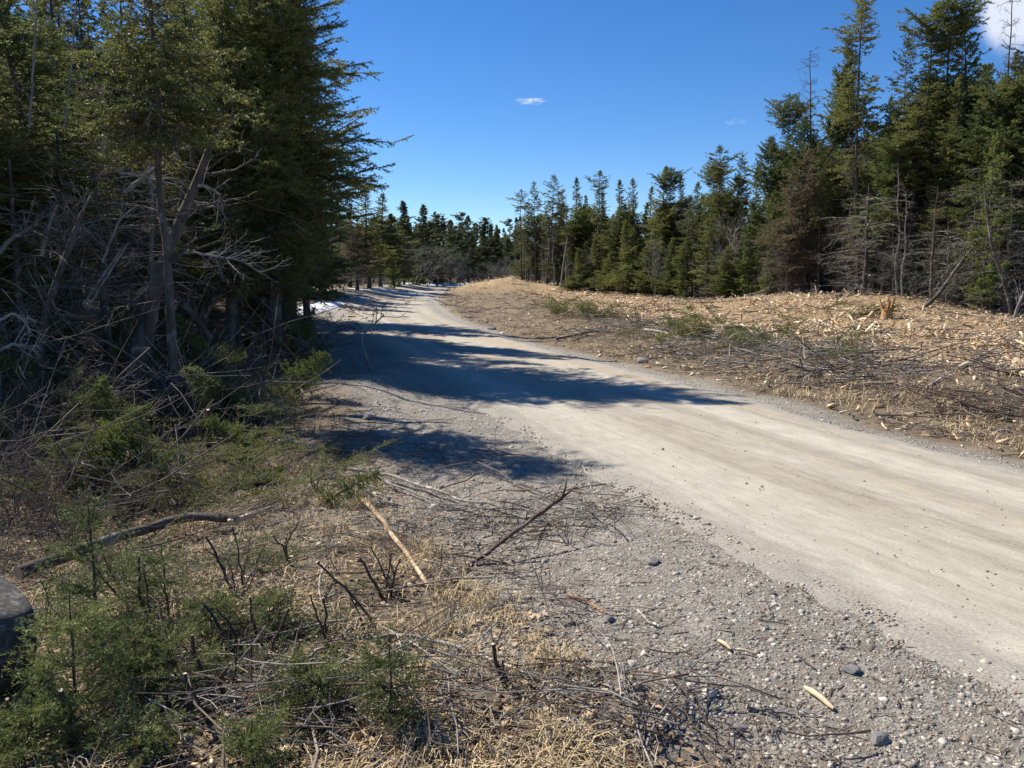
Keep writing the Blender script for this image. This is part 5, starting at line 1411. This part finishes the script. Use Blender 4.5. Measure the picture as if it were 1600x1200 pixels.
def left_understory():
    r = np.random.default_rng(808)
    G = 'low evergreens under the left-hand wood'
    for px, py, top, kind, lab in [
        (180, 560, 400, 'young_spruce', 'low green spruce in the shade left of the leaning trunk'),
        (250, 545, 420, 'lime_fir', 'bright green low fir behind the leaning trunk'),
        (330, 560, 440, 'young_spruce', 'low dark spruce right of the leaning trunk'),
        (400, 550, 430, 'young_spruce', 'low dark spruce under the big full spruce'),
        (450, 545, 440, 'young_spruce', 'low spruce at the shaded road edge on the left'),
        (100, 580, 420, 'young_spruce', 'low spruce in the shade behind the leaning slim trunk'),
        (20, 590, 410, 'young_spruce', 'low spruce in the shade at the left edge'),
        (370, 640, 585, 'lime_fir', 'green cut treetop lying in the shade of the left verge'),
        (470, 525, 492, 'lime_fir', 'flat light green bough by the shaded left road edge'),
        (290, 600, 545, 'lime_fir', 'small sunlit green fir at the middle of the left verge'),
    ]:
        b = gp(px, py); t = at(px, top, b[1]); H = max(.35, t[2] - b[2])
        o = plant(kind, b[0], b[1], H, lab, 'tree', G, ws=H / P[kind][0] * (1.9 if H < 1 else 1.25))
        if 'treetop' in lab or 'bough' in lab: o.rotation_euler = (1.1, .2, .9)


left_understory()


def left_brush():
    r = np.random.default_rng(919)
    G = 'cut evergreen brush on the shaded left verge'
    for px, py, H, kind, tilt, lab in [
        (30, 640, 1.5, 'young_spruce', .5, 'cut evergreen brush at the left edge below the leaning slim trunk'),
        (100, 665, 1.2, 'young_spruce', .8, 'cut evergreen brush beside the straw grass at left'),
        (20, 720, 1.1, 'lime_fir', .9, 'low green brush at the left edge above the boulder'),
        (90, 760, 1.0, 'young_spruce', .9, 'dark brush in the shade left of the broken log'),
        (160, 750, .9, 'lime_fir', 1.0, 'dark green brush behind the broken log'),
        (230, 740, .9, 'young_spruce', 1.0, 'flattened fir top in the shade behind the broken log'),
        (300, 745, .8, 'lime_fir', 1.1, 'flattened fir top left of the row of thin stubs'),
        (150, 690, 1.0, 'young_spruce', .8, 'cut brush in front of the thick leaning trunk'),
        (250, 680, 1.0, 'lime_fir', .9, 'cut fir brush right of the thick leaning trunk'),
        (300, 640, 1.2, 'young_spruce', .8, 'cut spruce brush behind the upright stump'),
        (380, 655, 1.1, 'young_spruce', .9, 'cut spruce top lying over the stump on the left verge'),
        (430, 630, 1.0, 'lime_fir', .9, 'green fir top on the bank left of the gravel'),
        (350, 610, 1.4, 'young_spruce', .6, 'spruce brush under the right side of the big full spruce'),
        (430, 580, 1.3, 'young_spruce', .6, 'spruce brush at the shaded bank left of the road'),
        (485, 575, 1.0, 'young_spruce', .9, 'low brush at the corner of the shaded road edge'),
        (500, 545, 1.0, 'lime_fir', .8, 'small brush beside the broken sapling at the road edge'),
        (210, 610, 1.5, 'young_spruce', .4, 'dark brush in front of the bare shrubs on the left'),
        (80, 600, 1.6, 'lime_fir', .4, 'dark evergreen brush among the bare shrubs at left'),
        (410, 705, .7, 'lime_fir', 1.1, 'flat fir boughs on the shaded verge near the flat grey stone'),
        (350, 770, .6, 'lime_fir', 1.2, 'light green fir top at the sunny end of the broken log'),
        (500, 790, .5, 'lime_fir', 1.2, 'light green boughs below the row of thin stubs'),
        
    ]:
        b = gp(px, py); o = plant(kind, b[0], b[1], H, lab, 'brush', G, ws=H / P[kind][0] * 1.7, name='cut_fir_top' if kind == 'lime_fir' else 'cut_spruce_top')
        a = r.random() * 6.28; o.rotation_euler = (tilt * math.cos(a), tilt * math.sin(a), r.random() * 6.28)
    for px, py, n, lab in [(60, 690, 70, 'dark tangle of dead twigs at the left edge'), (200, 660, 75, 'dark tangle of dead twigs around the fallen trunk'), (330, 680, 70, 'dark tangle of twigs around the upright stump'), (440, 600, 70, 'dark tangle of twigs on the bank by the road shade'), (140, 790, 60, 'dark twigs in the deep shade left of the broken log')]:
        c = gp(px, py); rr = np.random.default_rng(px + 7); a = rr.random(n) * 6.28; q = np.sqrt(rr.random(n)); x = c[0] + np.cos(a) * q * 1.0; y = c[1] + np.sin(a) * q * .8
        L = rr.uniform(.4, 1.4, n); Q = lying(x, y, L, rr, 5, .05, .25, .3); Q[:, :, 2] += (.35 * (1 - q ** 2) * rr.random(n))[:, None]; mb = MB()
        tubes(mb, Q, (.006 * rr.uniform(.5, 1.5, n))[:, None] * np.linspace(1, .4, 5)[None], 4)
        i = np.repeat(np.arange(n), 4); m_ = len(i); S = sprout(Q, i, rr.random(m_), L[i] * rr.uniform(.15, .4, m_), np.full(m_, .7), rr, 4, .2, .05); tubes(mb, S, np.full((m_, 1), .0025) * np.linspace(1, .4, 4)[None], 3)
        tag(ob('twig_heap', mb.mesh('twig_heap', [M['deadtwig']])), lab, 'brush pile')


left_brush()
